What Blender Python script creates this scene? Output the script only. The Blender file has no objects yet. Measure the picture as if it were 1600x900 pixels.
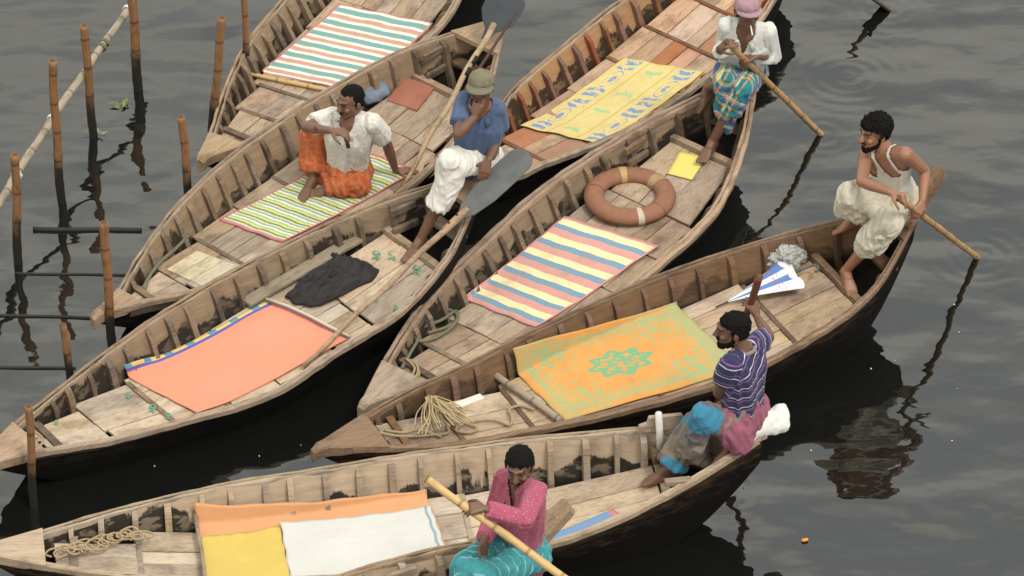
import bpy, bmesh, math, random
import numpy as np
from mathutils import Vector, Matrix

SC = bpy.context.scene
COL = SC.collection
random.seed(7)

# ------------------------------------------------------------------ camera
FPX, PITCH, DIST = 6400.0, math.radians(37.0), 26.7
CAM = np.array([0.0, -DIST * math.cos(PITCH), DIST * math.sin(PITCH)])
FW = np.array([0.0, math.cos(PITCH), -math.sin(PITCH)])
UP = np.array([0.0, math.sin(PITCH), math.cos(PITCH)])
RT = np.array([1.0, 0.0, 0.0])
cam_data = bpy.data.cameras.new('camera')
cam_data.sensor_width = 36.0
cam_data.lens = 36.0 * FPX / 1600.0
cam_data.clip_start = 0.5
cam_data.clip_end = 2000.0
cam = bpy.data.objects.new('camera', cam_data)
COL.objects.link(cam)
cam.location = CAM
cam.rotation_euler = (math.pi / 2 - PITCH, 0, 0)
SC.camera = cam

# ------------------------------------------------------------------ sky, sun, exposure
SUN_EL, SUN_AZ = math.radians(58), math.radians(140)      # azimuth: clockwise from +Y (away from the camera)
world = bpy.data.worlds.new('World')
SC.world = world
world.use_nodes = True
wn = world.node_tree
wn.nodes.clear()
w_out = wn.nodes.new('ShaderNodeOutputWorld')
w_bg = wn.nodes.new('ShaderNodeBackground')
w_sky = wn.nodes.new('ShaderNodeTexSky')
w_sky.sky_type = 'NISHITA'
w_sky.sun_disc = False
w_sky.sun_elevation = SUN_EL
w_sky.sun_rotation = SUN_AZ
w_sky.air_density = 1.0
w_sky.dust_density = 3.0
w_tc = wn.nodes.new('ShaderNodeTexCoord')
w_noise = wn.nodes.new('ShaderNodeTexNoise')
w_noise.inputs['Scale'].default_value = 5.0
w_noise.inputs['Detail'].default_value = 1.0
w_ramp = wn.nodes.new('ShaderNodeValToRGB')
w_ramp.color_ramp.elements[0].position = 0.36
w_ramp.color_ramp.elements[0].color = (8.5, 8.9, 8.5, 1)
w_ramp.color_ramp.elements[1].position = 0.64
w_ramp.color_ramp.elements[1].color = (12.6, 12.2, 10.8, 1)
w_mix = wn.nodes.new('ShaderNodeMix')
w_mix.data_type = 'RGBA'
w_mix.inputs[0].default_value = 0.88
wn.links.new(w_tc.outputs['Generated'], w_noise.inputs['Vector'])
wn.links.new(w_noise.outputs['Fac'], w_ramp.inputs['Fac'])
wn.links.new(w_sky.outputs['Color'], w_mix.inputs[6])
wn.links.new(w_ramp.outputs['Color'], w_mix.inputs[7])
# an overcast sky is brighter overhead than at the horizon
w_sep = wn.nodes.new('ShaderNodeSeparateXYZ')
w_grad = wn.nodes.new('ShaderNodeMapRange')
w_grad.inputs['From Min'].default_value = 0.0; w_grad.inputs['From Max'].default_value = 1.0
w_grad.inputs['To Min'].default_value = 0.82; w_grad.inputs['To Max'].default_value = 1.06
w_mul = wn.nodes.new('ShaderNodeVectorMath'); w_mul.operation = 'SCALE'
wn.links.new(w_tc.outputs['Generated'], w_sep.inputs[0])
wn.links.new(w_sep.outputs['Z'], w_grad.inputs['Value'])
wn.links.new(w_mix.outputs[2], w_mul.inputs[0])
wn.links.new(w_grad.outputs['Result'], w_mul.inputs['Scale'])
wn.links.new(w_mul.outputs[0], w_bg.inputs['Color'])
w_bg.inputs['Strength'].default_value = 0.10
wn.links.new(w_bg.outputs['Background'], w_out.inputs['Surface'])

sun_data = bpy.data.lights.new('sun', 'SUN')
sun_data.energy = 1.5
sun_data.angle = math.radians(14)
sun_data.color = (1.0, 0.94, 0.88)
sun = bpy.data.objects.new('sun', sun_data)
COL.objects.link(sun)
sd = Vector((math.sin(SUN_AZ) * math.cos(SUN_EL), math.cos(SUN_AZ) * math.cos(SUN_EL), math.sin(SUN_EL)))
sun.rotation_euler = (-sd).to_track_quat('-Z', 'Y').to_euler()

SC.view_settings.view_transform = 'Standard'
SC.view_settings.look = 'None'
SC.view_settings.exposure = 0.43
SC.view_settings.gamma = 1.0
SC.view_settings.use_curve_mapping = False
SC.cycles.max_bounces = 6

# ------------------------------------------------------------------ geometry helpers
def ray(px, py):
    return FW + RT * ((px - 800) / FPX) + UP * ((450 - py) / FPX)

def at(px, py, z):
    """the point of the horizontal plane at height z that lies under a picture point"""
    r = ray(px, py)
    return CAM + r * ((z - CAM[2]) / r[2])

def at_y(px, py, y):
    r = ray(px, py)
    return CAM + r * ((y - CAM[1]) / r[1])

def chain(parent, px, py, length, side):
    """joint at a given bone length from its parent; side +1 towards the viewer, -1 away, 0 nearest to the frontal plane"""
    r = ray(px, py)
    r = r / np.linalg.norm(r)
    oc = CAM - parent
    b = oc @ r
    c = oc @ oc - length * length
    disc = b * b - c
    if disc <= 0:
        return CAM + r * (-b)
    q = math.sqrt(disc)
    if side == 0:
        return CAM + r * (-b)
    return CAM + r * (-b - q * side)

def V(*a):
    return np.array(a, float)

def nrm(v):
    return v / max(np.linalg.norm(v), 1e-9)

def _hash(i, j, k):
    n = (i * 374761393 + j * 668265263 + k * 2147483647 * 3 + 1274126177) & 0xFFFFFFFF
    n = ((n ^ (n >> 13)) * 1274126177) & 0xFFFFFFFF
    n = (n ^ (n >> 16)) & 0xFFFF
    return n / 65535.0

def vnoise(P):
    """smooth value noise, P is (N,3), result -1..1"""
    P = np.asarray(P, float)
    I = np.floor(P).astype(np.int64)
    f = P - I
    f = f * f * (3 - 2 * f)
    r = 0
    for a in (0, 1):
        for b in (0, 1):
            for c in (0, 1):
                wgt = (f[:, 0] if a else 1 - f[:, 0]) * (f[:, 1] if b else 1 - f[:, 1]) * (f[:, 2] if c else 1 - f[:, 2])
                r = r + wgt * _hash(I[:, 0] + a, I[:, 1] + b, I[:, 2] + c)
    return r * 2 - 1

def vn1(x, y, z):
    i, j, k = math.floor(x), math.floor(y), math.floor(z)
    a, b, c = x - i, y - j, z - k
    a, b, c = a * a * (3 - 2 * a), b * b * (3 - 2 * b), c * c * (3 - 2 * c)
    r = 0.0
    for p, wa in ((0, 1 - a), (1, a)):
        for q, wb in ((0, 1 - b), (1, b)):
            for s, wc in ((0, 1 - c), (1, c)):
                r += wa * wb * wc * _hash(i + p, j + q, k + s)
    return r * 2 - 1

def tag(o, label=None, cat=None, group=None, kind=None):
    if label: o['label'] = label
    if cat: o['category'] = cat
    if group: o['group'] = group
    if kind: o['kind'] = kind
    return o

def empty(name, loc, rz=0.0):
    o = bpy.data.objects.new(name, None)
    COL.objects.link(o)
    o.location = loc
    o.rotation_euler = (0, 0, rz)
    o.empty_display_size = 0.1
    return o

class MB:
    """collects shapes, builds ONE mesh object"""
    def __init__(self):
        self.v, self.f, self.m, self.uv = [], [], [], []
    def add(self, verts, faces, mat=0, uv=None):
        o = len(self.v)
        self.v += [tuple(float(c) for c in p) for p in verts]
        self.f += [tuple(i + o for i in f) for f in faces]
        self.m += [mat] * len(faces)
        self.uv += [tuple(u) + (0.0,) * (3 - len(u)) for u in uv] if uv is not None else [(0.0, 0.0, 0.0)] * len(verts)
    def box(self, lo, hi, mat=0):
        x0, y0, z0 = lo; x1, y1, z1 = hi
        self.hexa([(x0, y0, z0), (x1, y0, z0), (x1, y1, z0), (x0, y1, z0), (x0, y0, z1), (x1, y0, z1), (x1, y1, z1), (x0, y1, z1)], mat)
    def hexa(self, p, mat=0):
        self.add(p, [(0, 3, 2, 1), (4, 5, 6, 7), (0, 1, 5, 4), (1, 2, 6, 5), (2, 3, 7, 6), (3, 0, 4, 7)], mat)
    def bar(self, a, b, wd, ht, upv=(0, 0, 1), mat=0, wd1=None, ht1=None):
        a = np.array(a, float); b = np.array(b, float)
        d = nrm(b - a); s = nrm(np.cross(d, upv)); u = np.cross(s, d)
        w1 = wd if wd1 is None else wd1; h1 = ht if ht1 is None else ht1
        q = lambda c, w_, h_: [c - s * w_ / 2 - u * h_ / 2, c + s * w_ / 2 - u * h_ / 2, c + s * w_ / 2 + u * h_ / 2, c - s * w_ / 2 + u * h_ / 2]
        A, B = q(a, wd, ht), q(b, w1, h1)
        self.add(A + B, [(3, 2, 1, 0), (4, 5, 6, 7), (0, 1, 5, 4), (1, 2, 6, 5), (2, 3, 7, 6), (3, 0, 4, 7)], mat)
    def tube(self, path, rad, n=10, mat=0, cap=True, flat=1.0):
        path = [np.array(p, float) for p in path]
        k = len(path)
        rad = [rad] * k if not hasattr(rad, '__len__') else rad
        tans = [nrm(path[min(i + 1, k - 1)] - path[max(i - 1, 0)]) for i in range(k)]
        ref = np.array([0, 0, 1.0]) if abs(tans[0][2]) < 0.9 else np.array([1.0, 0, 0])
        vs, uv, dist = [], [], 0.0
        s = nrm(np.cross(tans[0], ref))
        for i in range(k):
            s = nrm(s - tans[i] * (s @ tans[i]))
            u = np.cross(s, tans[i])
            if i: dist += np.linalg.norm(path[i] - path[i - 1])
            for j in range(n):
                a = 2 * math.pi * j / n
                vs.append(path[i] + (s * math.cos(a) + u * math.sin(a) * flat) * rad[i])
                uv.append((j / n, dist, 0))
        fs = [(i * n + j, i * n + (j + 1) % n, (i + 1) * n + (j + 1) % n, (i + 1) * n + j) for i in range(k - 1) for j in range(n)]
        fs = [f[::-1] for f in fs]
        if cap:
            fs += [tuple(range(n)), tuple((k - 1) * n + j for j in reversed(range(n)))]
        self.add(vs, fs, mat, uv)
    def grid(self, nu, nv, fn, thick=0.0, mat=0):
        """fn(u,v) -> (x,y,z); thick: closed sheet of that thickness (downwards)"""
        vs, uv = [], []
        for j in range(nv + 1):
            for i in range(nu + 1):
                u, v = i / nu, j / nv
                vs.append(fn(u, v)); uv.append((u, v, 0))
        n1 = nu + 1
        fs = [(j * n1 + i, j * n1 + i + 1, (j + 1) * n1 + i + 1, (j + 1) * n1 + i) for j in range(nv) for i in range(nu)]
        if thick:
            N0 = len(vs)
            vs += [(p[0], p[1], p[2] - thick) for p in vs]
            uv += uv[:N0]
            fs += [tuple(N0 + q for q in reversed(f)) for f in fs[:]]
            ring = [i for i in range(n1)] + [j * n1 + nu for j in range(1, nv + 1)] + [nv * n1 + i for i in range(nu - 1, -1, -1)] + [j * n1 for j in range(nv - 1, 0, -1)]
            for a, b in zip(ring, ring[1:] + ring[:1]):
                fs.append((b, a, a + N0, b + N0))
        self.add(vs, fs, mat, uv)
    def build(self, name, mats, parent=None, smooth=False, loc=None, attr=None, bevel=0.0):
        me = bpy.data.meshes.new(name)
        off = np.array(loc if loc is not None else (0, 0, 0), float)
        vs = [tuple(np.array(p) - off) for p in self.v] if loc is not None else self.v
        me.from_pydata(vs, [], self.f)
        mats = mats if isinstance(mats, (list, tuple)) else [mats]
        for m in mats: me.materials.append(m)
        me.polygons.foreach_set('material_index', self.m)
        if smooth: me.polygons.foreach_set('use_smooth', [True] * len(self.f))
        at_ = me.attributes.new('cuv', 'FLOAT_VECTOR', 'POINT')
        at_.data.foreach_set('vector', [c for u in self.uv for c in u])
        if attr:
            for nm, vals in attr.items():
                a2 = me.attributes.new(nm, 'FLOAT', 'POINT'); a2.data.foreach_set('value', vals)
        me.update()
        o = bpy.data.objects.new(name, me)
        COL.objects.link(o)
        if loc is not None: o.location = loc
        if parent is not None: o.parent = parent
        if bevel:
            md = o.modifiers.new('bevel', 'BEVEL'); md.width = bevel; md.segments = 1; md.limit_method = 'ANGLE'
        return o

# ------------------------------------------------------------------ material helpers
class G:
    def __init__(self, name):
        self.mat = bpy.data.materials.new(name)
        self.mat.use_nodes = True
        self.t = self.mat.node_tree
        self.p = self.t.nodes['Principled BSDF']
        self.out = self.t.nodes['Material Output']
    def n(self, typ, ins=None, **props):
        nd = self.t.nodes.new('ShaderNode' + typ)
        for k, v in props.items(): setattr(nd, k, v)
        for k, v in (ins or {}).items(): self.set(nd.inputs[k], v)
        return nd
    def set(self, sock, v):
        if hasattr(v, 'is_output') or isinstance(v, bpy.types.NodeSocket):
            self.t.links.new(v, sock)
        else:
            if sock.type == 'RGBA' and len(v) == 3: v = tuple(v) + (1,)
            sock.default_value = v
    def coord(self, which='Object'):
        return self.n('TexCoord').outputs[which]
    def attr(self, name, out='Vector'):
        return self.n('Attribute', attribute_name=name).outputs[out]
    def rnd(self):
        return self.n('ObjectInfo').outputs['Random']
    def math(self, op, a, b=0.0, c=0.0, clamp=False):
        nd = self.n('Math', operation=op, use_clamp=clamp)
        self.set(nd.inputs[0], a); self.set(nd.inputs[1], b)
        if op in ('SMOOTH_MIN', 'WRAP', 'COMPARE', 'MULTIPLY_ADD'): self.set(nd.inputs[2], c)
        return nd.outputs[0]
    def smooth(self, x, a, b):
        nd = self.n('MapRange', interpolation_type='SMOOTHSTEP')
        self.set(nd.inputs['Value'], x); self.set(nd.inputs['From Min'], a); self.set(nd.inputs['From Max'], b)
        return nd.outputs['Result']
    def noise(self, vec, scale, detail=3.0, rough=0.55, w=None):
        nd = self.n('TexNoise', {'Scale': scale, 'Detail': detail, 'Roughness': rough})
        self.set(nd.inputs['Vector'], vec)
        return nd.outputs['Fac']
    def scaled(self, vec, s, off=None):
        nd = self.n('Mapping'); self.set(nd.inputs['Vector'], vec); nd.inputs['Scale'].default_value = s
        if off is not None: self.set(nd.inputs['Location'], off)
        return nd.outputs['Vector']
    def sep(self, vec):
        nd = self.n('SeparateXYZ'); self.set(nd.inputs[0], vec)
        return nd.outputs[0], nd.outputs[1], nd.outputs[2]
    def comb(self, x, y, z):
        nd = self.n('CombineXYZ'); self.set(nd.inputs[0], x); self.set(nd.inputs[1], y); self.set(nd.inputs[2], z)
        return nd.outputs[0]
    def mix(self, f, a, b, blend='MIX'):
        nd = self.n('Mix', data_type='RGBA', blend_type=blend, clamp_factor=True)
        self.set(nd.inputs[0], f); self.set(nd.inputs[6], a); self.set(nd.inputs[7], b)
        return nd.outputs[2]
    def ramp(self, f, stops, mode='LINEAR'):
        nd = self.n('ValToRGB'); self.set(nd.inputs[0], f)
        cr = nd.color_ramp; cr.interpolation = mode
        while len(cr.elements) < len(stops): cr.elements.new(0.5)
        for e, (p, c) in zip(cr.elements, stops):
            e.position = p; e.color = tuple(c) + (1,) if len(c) == 3 else c
        return nd.outputs[0]
    def hsv(self, col, h=0.5, s=1.0, v=1.0):
        nd = self.n('HueSaturation'); self.set(nd.inputs['Color'], col)
        self.set(nd.inputs['Hue'], h); self.set(nd.inputs['Saturation'], s); self.set(nd.inputs['Value'], v)
        return nd.outputs[0]
    def bump(self, h, strength=0.5, dist=0.01):
        nd = self.n('Bump'); self.set(nd.inputs['Height'], h)
        nd.inputs['Strength'].default_value = strength; nd.inputs['Distance'].default_value = dist
        self.t.links.new(nd.outputs[0], self.p.inputs['Normal'])
    def done(self, col, rough=0.8, spec=0.3):
        self.set(self.p.inputs['Base Color'], col)
        self.set(self.p.inputs['Roughness'], rough)
        self.p.inputs['Specular IOR Level'].default_value = spec
        return self.mat

def wood(name, c0, c1, vary=0.35, stretch=(1.3, 16, 16), dirt=0.35, hue=0.012, red=None):
    """weathered timber: grain along local X, each piece its own tone, dirt in blotches"""
    g = G(name)
    co = g.coord(); r = g.rnd()
    off = g.comb(g.math('MULTIPLY', r, 13.7), g.math('MULTIPLY', r, 7.3), g.math('MULTIPLY', r, 3.1))
    gr = g.noise(g.scaled(co, stretch, off), 2.2, 5.0, 0.62)
    fine = g.noise(g.scaled(co, (3, 60, 60), off), 2.0, 2.0)
    blot = g.noise(g.scaled(co, (1, 1.4, 1), off), 4.5, 4.0, 0.6)
    col = g.mix(gr, c0, c1)
    col = g.mix(g.math('MULTIPLY', g.smooth(fine, 0.52, 0.70), 0.5), col, tuple(x * 0.45 for x in c0))
    dm = g.math('MULTIPLY', g.smooth(blot, 0.46, 0.72), dirt + .24)
    col = g.mix(dm, col, tuple(x * 0.4 for x in c0))
    if red:
        pick = g.smooth(g.math('FRACT', g.math('MULTIPLY', r, 17.31)), 0.60, 0.64)
        col = g.mix(g.math('MULTIPLY', pick, 0.75), col, red)
    val = g.math('ADD', 0.89 - vary * 0.55, g.math('MULTIPLY', r, vary))
    hu = g.math('ADD', 0.5 - hue / 2, g.math('MULTIPLY', g.math('FRACT', g.math('MULTIPLY', r, 5.77)), hue))
    sat = g.math('ADD', 0.78, g.math('MULTIPLY', g.math('FRACT', g.math('MULTIPLY', r, 9.13)), 0.3))
    col = g.hsv(col, hu, sat, val)
    g.bump(g.math('ADD', g.math('MULTIPLY', gr, 0.7), fine), 0.55, 0.006)
    return g.done(col, 0.82, 0.25)

def plain(name, c, rough=0.8, var=0.25, scale=12.0, bump=0.0, spec=0.3, metal=0.0):
    g = G(name)
    co = g.coord()
    n = g.noise(co, scale, 4.0, 0.6)
    col = g.mix(n, tuple(x * (1 - var) for x in c), tuple(min(1, x * (1 + var)) for x in c))
    if bump: g.bump(n, 0.6, bump)
    g.p.inputs['Metallic'].default_value = metal
    return g.done(col, rough, spec)

# ------------------------------------------------------------------ water
def water_material():
    g = G('dark river water')
    co = g.coord('Object')
    a = g.noise(g.scaled(co, (0.8, 1.3, 1)), 0.9, 2.0, 0.45)
    b = g.noise(g.scaled(co, (0.9, 1.5, 1), (3, 8, 0)), 3.2, 2.0, 0.45)
    c = g.noise(g.scaled(co, (1.0, 1.4, 1), (9, 1, 0)), 11.0, 2.0, 0.5)
    calm = g.smooth(g.noise(g.scaled(co, (1, 1, 1), (5, 5, 0)), 0.55, 1.0), 0.35, 0.7)
    h = g.math('ADD', g.math('MULTIPLY', a, 0.085), g.math('MULTIPLY', b, 0.0062))
    h = g.math('ADD', h, g.math('MULTIPLY', g.math('MULTIPLY', c, calm), 0.0007))
    x, y, z = g.sep(co)
    for (px, py, amp, rad) in RIPPLES:                # rings spreading from the dipped oars
        q = at(px, py, 0.0)
        dx = g.math('SUBTRACT', x, float(q[0])); dy = g.math('SUBTRACT', y, float(q[1]))
        r = g.math('SQRT', g.math('ADD', g.math('MULTIPLY', dx, dx), g.math('MULTIPLY', dy, dy)))
        fall = g.smooth(r, rad, 0.02)
        wv = g.math('SINE', g.math('MULTIPLY', r, 62.0))
        h = g.math('ADD', h, g.math('MULTIPLY', g.math('MULTIPLY', wv, fall), amp))
    nd = g.n('Bump'); g.set(nd.inputs['Height'], h)
    nd.inputs['Strength'].default_value = 1.0
    nd.inputs['Distance'].default_value = 1.0
    g.t.links.new(nd.outputs[0], g.p.inputs['Normal'])
    g.p.inputs['IOR'].default_value = 1.85
    return g.done((0.006, 0.0065, 0.006), 0.02, 0.5)

RIPPLES = [(1528, 402, 0.0008, 0.55), (1285, 212, 0.0006, 0.4), (1325, 118, 0.0007, 0.8), (1125, 770, 0.0008, 0.5), (1388, 12, 0.0007, 0.5)]
m = MB()
m.add([(-300, -300, 0), (300, -300, 0), (300, 300, 0), (-300, 300, 0)], [(0, 1, 2, 3)])
tag(m.build('water', water_material()), kind='structure')

# ------------------------------------------------------------------ boats
KN = np.array([0, .06, .15, .3, .45, .6, .75, .88, 1.0])
def hermite(v, s):
    v = np.asarray(v, float); s = np.atleast_1d(np.asarray(s, float))
    md = np.gradient(v, KN)
    i = np.clip(np.searchsorted(KN, s) - 1, 0, len(KN) - 2)
    h = KN[i + 1] - KN[i]; u = (s - KN[i]) / h
    return (2*u**3-3*u**2+1)*v[i] + (u**3-2*u**2+u)*h*md[i] + (-2*u**3+3*u**2)*v[i+1] + (u**3-u**2)*h*md[i+1]

BOATS = {
    '1': [-2.053, 1.119, -0.22, 4.4, 0.037, 0.118, 0.248, 0.45, 0.551, 0.577, 0.465, 0.327, 0.07, 0.279, 0.25, 0.276, 0.267, 0.263, 0.278, 0.372, 0.463, 0.584],
    '2': [-2.616, -0.629, -0.134, 2.214, 0.023, 0.088, 0.257, 0.46, 0.572, 0.591, 0.518, 0.368, 0.086, 0.288, 0.267, 0.259, 0.275, 0.292, 0.327, 0.398, 0.49, 0.572],
    '3': [-3.137, -2.109, -0.275, 0.288, 0.061, 0.153, 0.276, 0.435, 0.556, 0.545, 0.513, 0.362, 0.109, 0.319, 0.332, 0.307, 0.294, 0.284, 0.351, 0.397, 0.506, 0.647],
    '4': [-0.357, 0.839, 2.035, 3.687, 0.088, 0.207, 0.289, 0.449, 0.506, 0.518, 0.431, 0.285, 0.038, 0.335, 0.255, 0.242, 0.239, 0.253, 0.3, 0.385, 0.476, 0.593],
    '5': [-0.893, -1.502, 1.593, 1.56, 0.027, 0.127, 0.271, 0.448, 0.534, 0.563, 0.509, 0.327, 0.064, 0.258, 0.263, 0.256, 0.253, 0.244, 0.293, 0.333, 0.452, 0.592],
    '6': [-1.139, -2.08, 2.551, -0.143, 0.026, 0.127, 0.272, 0.397, 0.505, 0.563, 0.515, 0.379, 0.064, 0.379, 0.365, 0.336, 0.32, 0.339, 0.365, 0.438, 0.533, 0.728],
    '7': [-3.064, -3.021, 1.48, -2.314, 0.041, 0.145, 0.287, 0.439, 0.512, 0.538, 0.466, 0.295, 0.052, 0.354, 0.332, 0.319, 0.314, 0.312, 0.346, 0.425, 0.548, 0.674],
    '8': [-3.536, -5.238, 0.129, -3.305, 0.031, 0.131, 0.262, 0.433, 0.534, 0.567, 0.5, 0.357, 0.112, 0.33, 0.33, 0.32, 0.32, 0.33, 0.37, 0.439, 0.53, 0.651]
}

def prof(u):
    u = min(max(u, 0.0), 1.0)
    return 0.60 + 0.40 * u ** 0.75

class Boat:
    def __init__(self, p, deep=0.20, deck_end=0.87):
        self.b = np.array(p[:2]); self.t = np.array(p[2:4])
        ax = self.t - self.b; self.L = float(np.hypot(*ax)); self.ax = ax / self.L
        self.n = np.array([-self.ax[1], self.ax[0]])
        self.wk, self.zk = p[4:13], p[13:22]
        self.deep, self.deck_end = deep, deck_end
        self.rz = math.atan2(self.ax[1], self.ax[0])
        ss = np.linspace(0, 1, 401)
        self.wt, self.zt = hermite(self.wk, ss).tolist(), hermite(self.zk, ss).tolist()
    def _lut(self, tab, s):
        x = min(max(s, 0.0), 0.99999) * 400; i = int(x); f = x - i
        return tab[i] * (1 - f) + tab[i + 1] * f
    def w(self, s): return self._lut(self.wt, s)
    def zg(self, s): return self._lut(self.zt, s)
    def zb(self, s):
        g = self.zg(s)
        if s < 0.2:
            k = 1 - s / 0.2; return -0.12 + (g - 0.09 + 0.12) * k ** 1.6
        if s > 0.8:
            k = (s - 0.8) / 0.2; return -0.12 + (g - 0.22 + 0.12) * k ** 1.6
        return -0.12
    def fl(self, s): return max(0.02, self.zb(s) + 0.04)
    def hw(self, s, z):
        """outer half width at height z"""
        g, b = self.zg(s), self.zb(s)
        return self.w(s) * float(prof((z - b) / max(g - b, 0.02)))
    def hin(self, s, z): return max(self.hw(s, z) - 0.026, 0.004)
    def depth(self, s): return self.deep * min(1.0, 0.32 + 0.68 * (s - 0.08) / 0.25) if s < 0.33 else self.deep
    def zd(self, s): return max(self.zg(s) - self.depth(s), self.fl(s) + 0.015)
    def st(self, px, py, lift=0.0):
        """deck coordinates (s, t) under a picture point"""
        z = 0.15
        for _ in range(12):
            q = at(px, py, z)
            d = q[:2] - self.b
            s = float(np.clip(d @ self.ax / self.L, 0.05, 0.99)); z = self.zd(s) + lift
        return d @ self.ax / self.L, d @ self.n
    def on(self, px, py, lift=0.0):
        s, t = self.st(px, py, lift)
        return self.P(s, t, self.zd(float(np.clip(s, .05, .99))) + lift)
    def P(self, s, t, z):
        """world point"""
        q = self.b + self.ax * (s * self.L) + self.n * t
        return np.array([q[0], q[1], z])
    def loc(self, s, t, z): return (s * self.L, t, z)

def make_boat(key, cfg):
    B = Boat(BOATS[key], cfg.get('deep', 0.20), cfg.get('deck_end', 0.87))
    rng = random.Random(cfg['seed'])
    root = empty('wooden_boat', (B.b[0], B.b[1], 0.0), B.rz)
    tag(root, cfg['label'], 'boat', 'wooden rowing boats moored side by side')
    B.root = root
    L = B.L
    # hull: outer skin, inner lining and floor in one closed loft
    NS, NU = 44, 6
    rings, hv = [], []
    for i in range(NS + 1):
        s = i / NS
        zg, zb, fl = B.zg(s) - 0.012, B.zb(s), B.fl(s)
        fl = min(fl, zg - 0.03)
        ring, h = [], []
        us = [1 - j / NU for j in range(NU + 1)]
        for u in us: ring.append((s * L, B.hw(s, zb + (zg - zb) * u), zb + (zg - zb) * u)); h.append((zg - zb) * (1 - u))
        ring.append((s * L, 0, zb - 0.012)); h.append(zg - zb)
        for u in reversed(us): ring.append((s * L, -B.hw(s, zb + (zg - zb) * u), zb + (zg - zb) * u)); h.append((zg - zb) * (1 - u))
        for u in us:
            z = fl + (zg - fl) * u; ring.append((s * L, -B.hin(s, z), z)); h.append(z - B.zd(s))
        ring.append((s * L, 0, fl - 0.004)); h.append(fl - B.zd(s))
        for u in reversed(us):
            z = fl + (zg - fl) * u; ring.append((s * L, B.hin(s, z), z)); h.append(z - B.zd(s))
        rings.append(ring); hv += h
    M = len(rings[0]); half = 2 * (NU + 1) + 1
    m = MB()
    m.add([p for r in rings for p in r], [])
    for i in range(NS):
        for j in range(M):
            k = (j + 1) % M
            m.f.append((i * M + j, (i + 1) * M + j, (i + 1) * M + k, i * M + k))
            m.m.append(0 if j < half - 1 else 1)
    m.f.append(tuple(range(M))); m.m.append(0)
    m.f.append(tuple(NS * M + j for j in reversed(range(M)))); m.m.append(0)
    m.build('hull', [cfg['outer'], cfg['inner']], root, smooth=False, attr={'hv': hv})
    # gunwale strip on either side
    for sd_ in (1, -1):
        n_ = 44
        rail = cfg.get('rail', 0.044)
        for (o_off, wd_, dz_, nm_) in ((0.012, rail * .52, 0.0, 'gunwale'), (0.012 - rail * .52 - .004, rail * .48, -.007, 'inwale')):
            m = MB(); vs = []
            for i in range(n_ + 1):
                s = 0.035 + 0.962 * i / n_
                w = B.w(s); zg = B.zg(s) + dz_
                j1 = (rng.random() - .5) * 0.007; j2 = (rng.random() - .5) * 0.007; j3 = rng.random() * .006
                o_ = max(w + o_off + j1, .012); i_ = max(o_ - wd_ + j3 * .5, .002)
                vs += [(s * L, sd_ * o_, zg - 0.042 + j2), (s * L, sd_ * (o_ + .001), zg - 0.009 + j2), (s * L, sd_ * (o_ - 0.006), zg + j2 - j3), (s * L, sd_ * (i_ + .004), zg + 0.001 + j2), (s * L, sd_ * i_, zg - 0.006), (s * L, sd_ * i_, zg - 0.042)]
            fs = []
            for i in range(n_):
                for j in range(6):
                    k = (j + 1) % 6; q = (i * 6 + j, i * 6 + k, (i + 1) * 6 + k, (i + 1) * 6 + j)
                    fs.append(q if sd_ < 0 else q[::-1])
            fs += [tuple(range(6)), tuple(n_ * 6 + j for j in reversed(range(6)))]
            m.add(vs, fs)
            m.build(nm_, cfg['rail_mat'], root, smooth=False)
        n_ = 40
        # rubbing strake below it, outside
        m = MB(); vs = []
        drop = cfg.get('strake', 0.06)
        for i in range(n_ + 1):
            s = 0.05 + 0.95 * i / n_
            zt = B.zg(s) - 0.044; z1 = zt - drop
            j1 = (rng.random() - .5) * 0.004
            z1 = max(z1, B.zb(s) + .01); zt = max(zt, z1 + .005)
            a, b = B.hw(s, zt), B.hw(s, z1)
            vs += [(s * L, sd_ * (b - .004), z1), (s * L, sd_ * (b + 0.012 + j1), z1 + .004), (s * L, sd_ * (a + 0.013 + j1), zt - .002), (s * L, sd_ * (a - .004), zt)]
        fs = []
        for i in range(n_):
            for j in range(4):
                k = (j + 1) % 4; q = (i * 4 + j, i * 4 + k, (i + 1) * 4 + k, (i + 1) * 4 + j)
                fs.append(q if sd_ < 0 else q[::-1])
        fs += [tuple(range(4)), tuple(n_ * 4 + j for j in reversed(range(4)))]
        m.add(vs, fs)
        m.build('rubbing_strake', cfg['strake_mat'], root)
    # bow cap: one shaped block with a rounded lip
    m = MB(); vs = []
    ce = cfg.get('bow', .068)
    cs = [-0.020, -0.016, -0.008, 0.004, 0.02, ce * .6, ce * .8, ce]
    hwid = lambda s: max(B.w(0) + 0.016, .036) * max(0.45, 1 - (s / -0.027) ** 2) if s < 0 else max(B.w(s) + 0.015, 0.036 + 0.9 * min(s, .06))
    for s in cs:
        wv = hwid(s); zt = B.zg(max(s, 0)) + 0.012 - (0.02 if s < -.01 else 0.0); zl = zt - (0.085 if s < 0.05 else 0.06)
        rnd_ = 0.010
        vs += [(s * L, wv, zt - rnd_), (s * L, wv - rnd_, zt), (s * L, 0, zt + .006), (s * L, -wv + rnd_, zt), (s * L, -wv, zt - rnd_), (s * L, -wv * 0.93, zl + .01), (s * L, 0, zl - 0.012), (s * L, wv * 0.93, zl + .01)]
    fs = []
    for i in range(len(cs) - 1):
        for j in range(8):
            k = (j + 1) % 8; fs.append((i * 8 + j, i * 8 + k, (i + 1) * 8 + k, (i + 1) * 8 + j))
    fs = [f for f in fs] + [tuple(reversed(range(8))), tuple((len(cs) - 1) * 8 + j for j in range(8))]
    m.add(vs, fs)
    m.build('bow_cap', cfg['rail_mat'], root, smooth=False)
    # ribs, each its own piece
    s_ = 0.105
    step = cfg.get('rib_step', 0.285) / L
    k = 0
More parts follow.
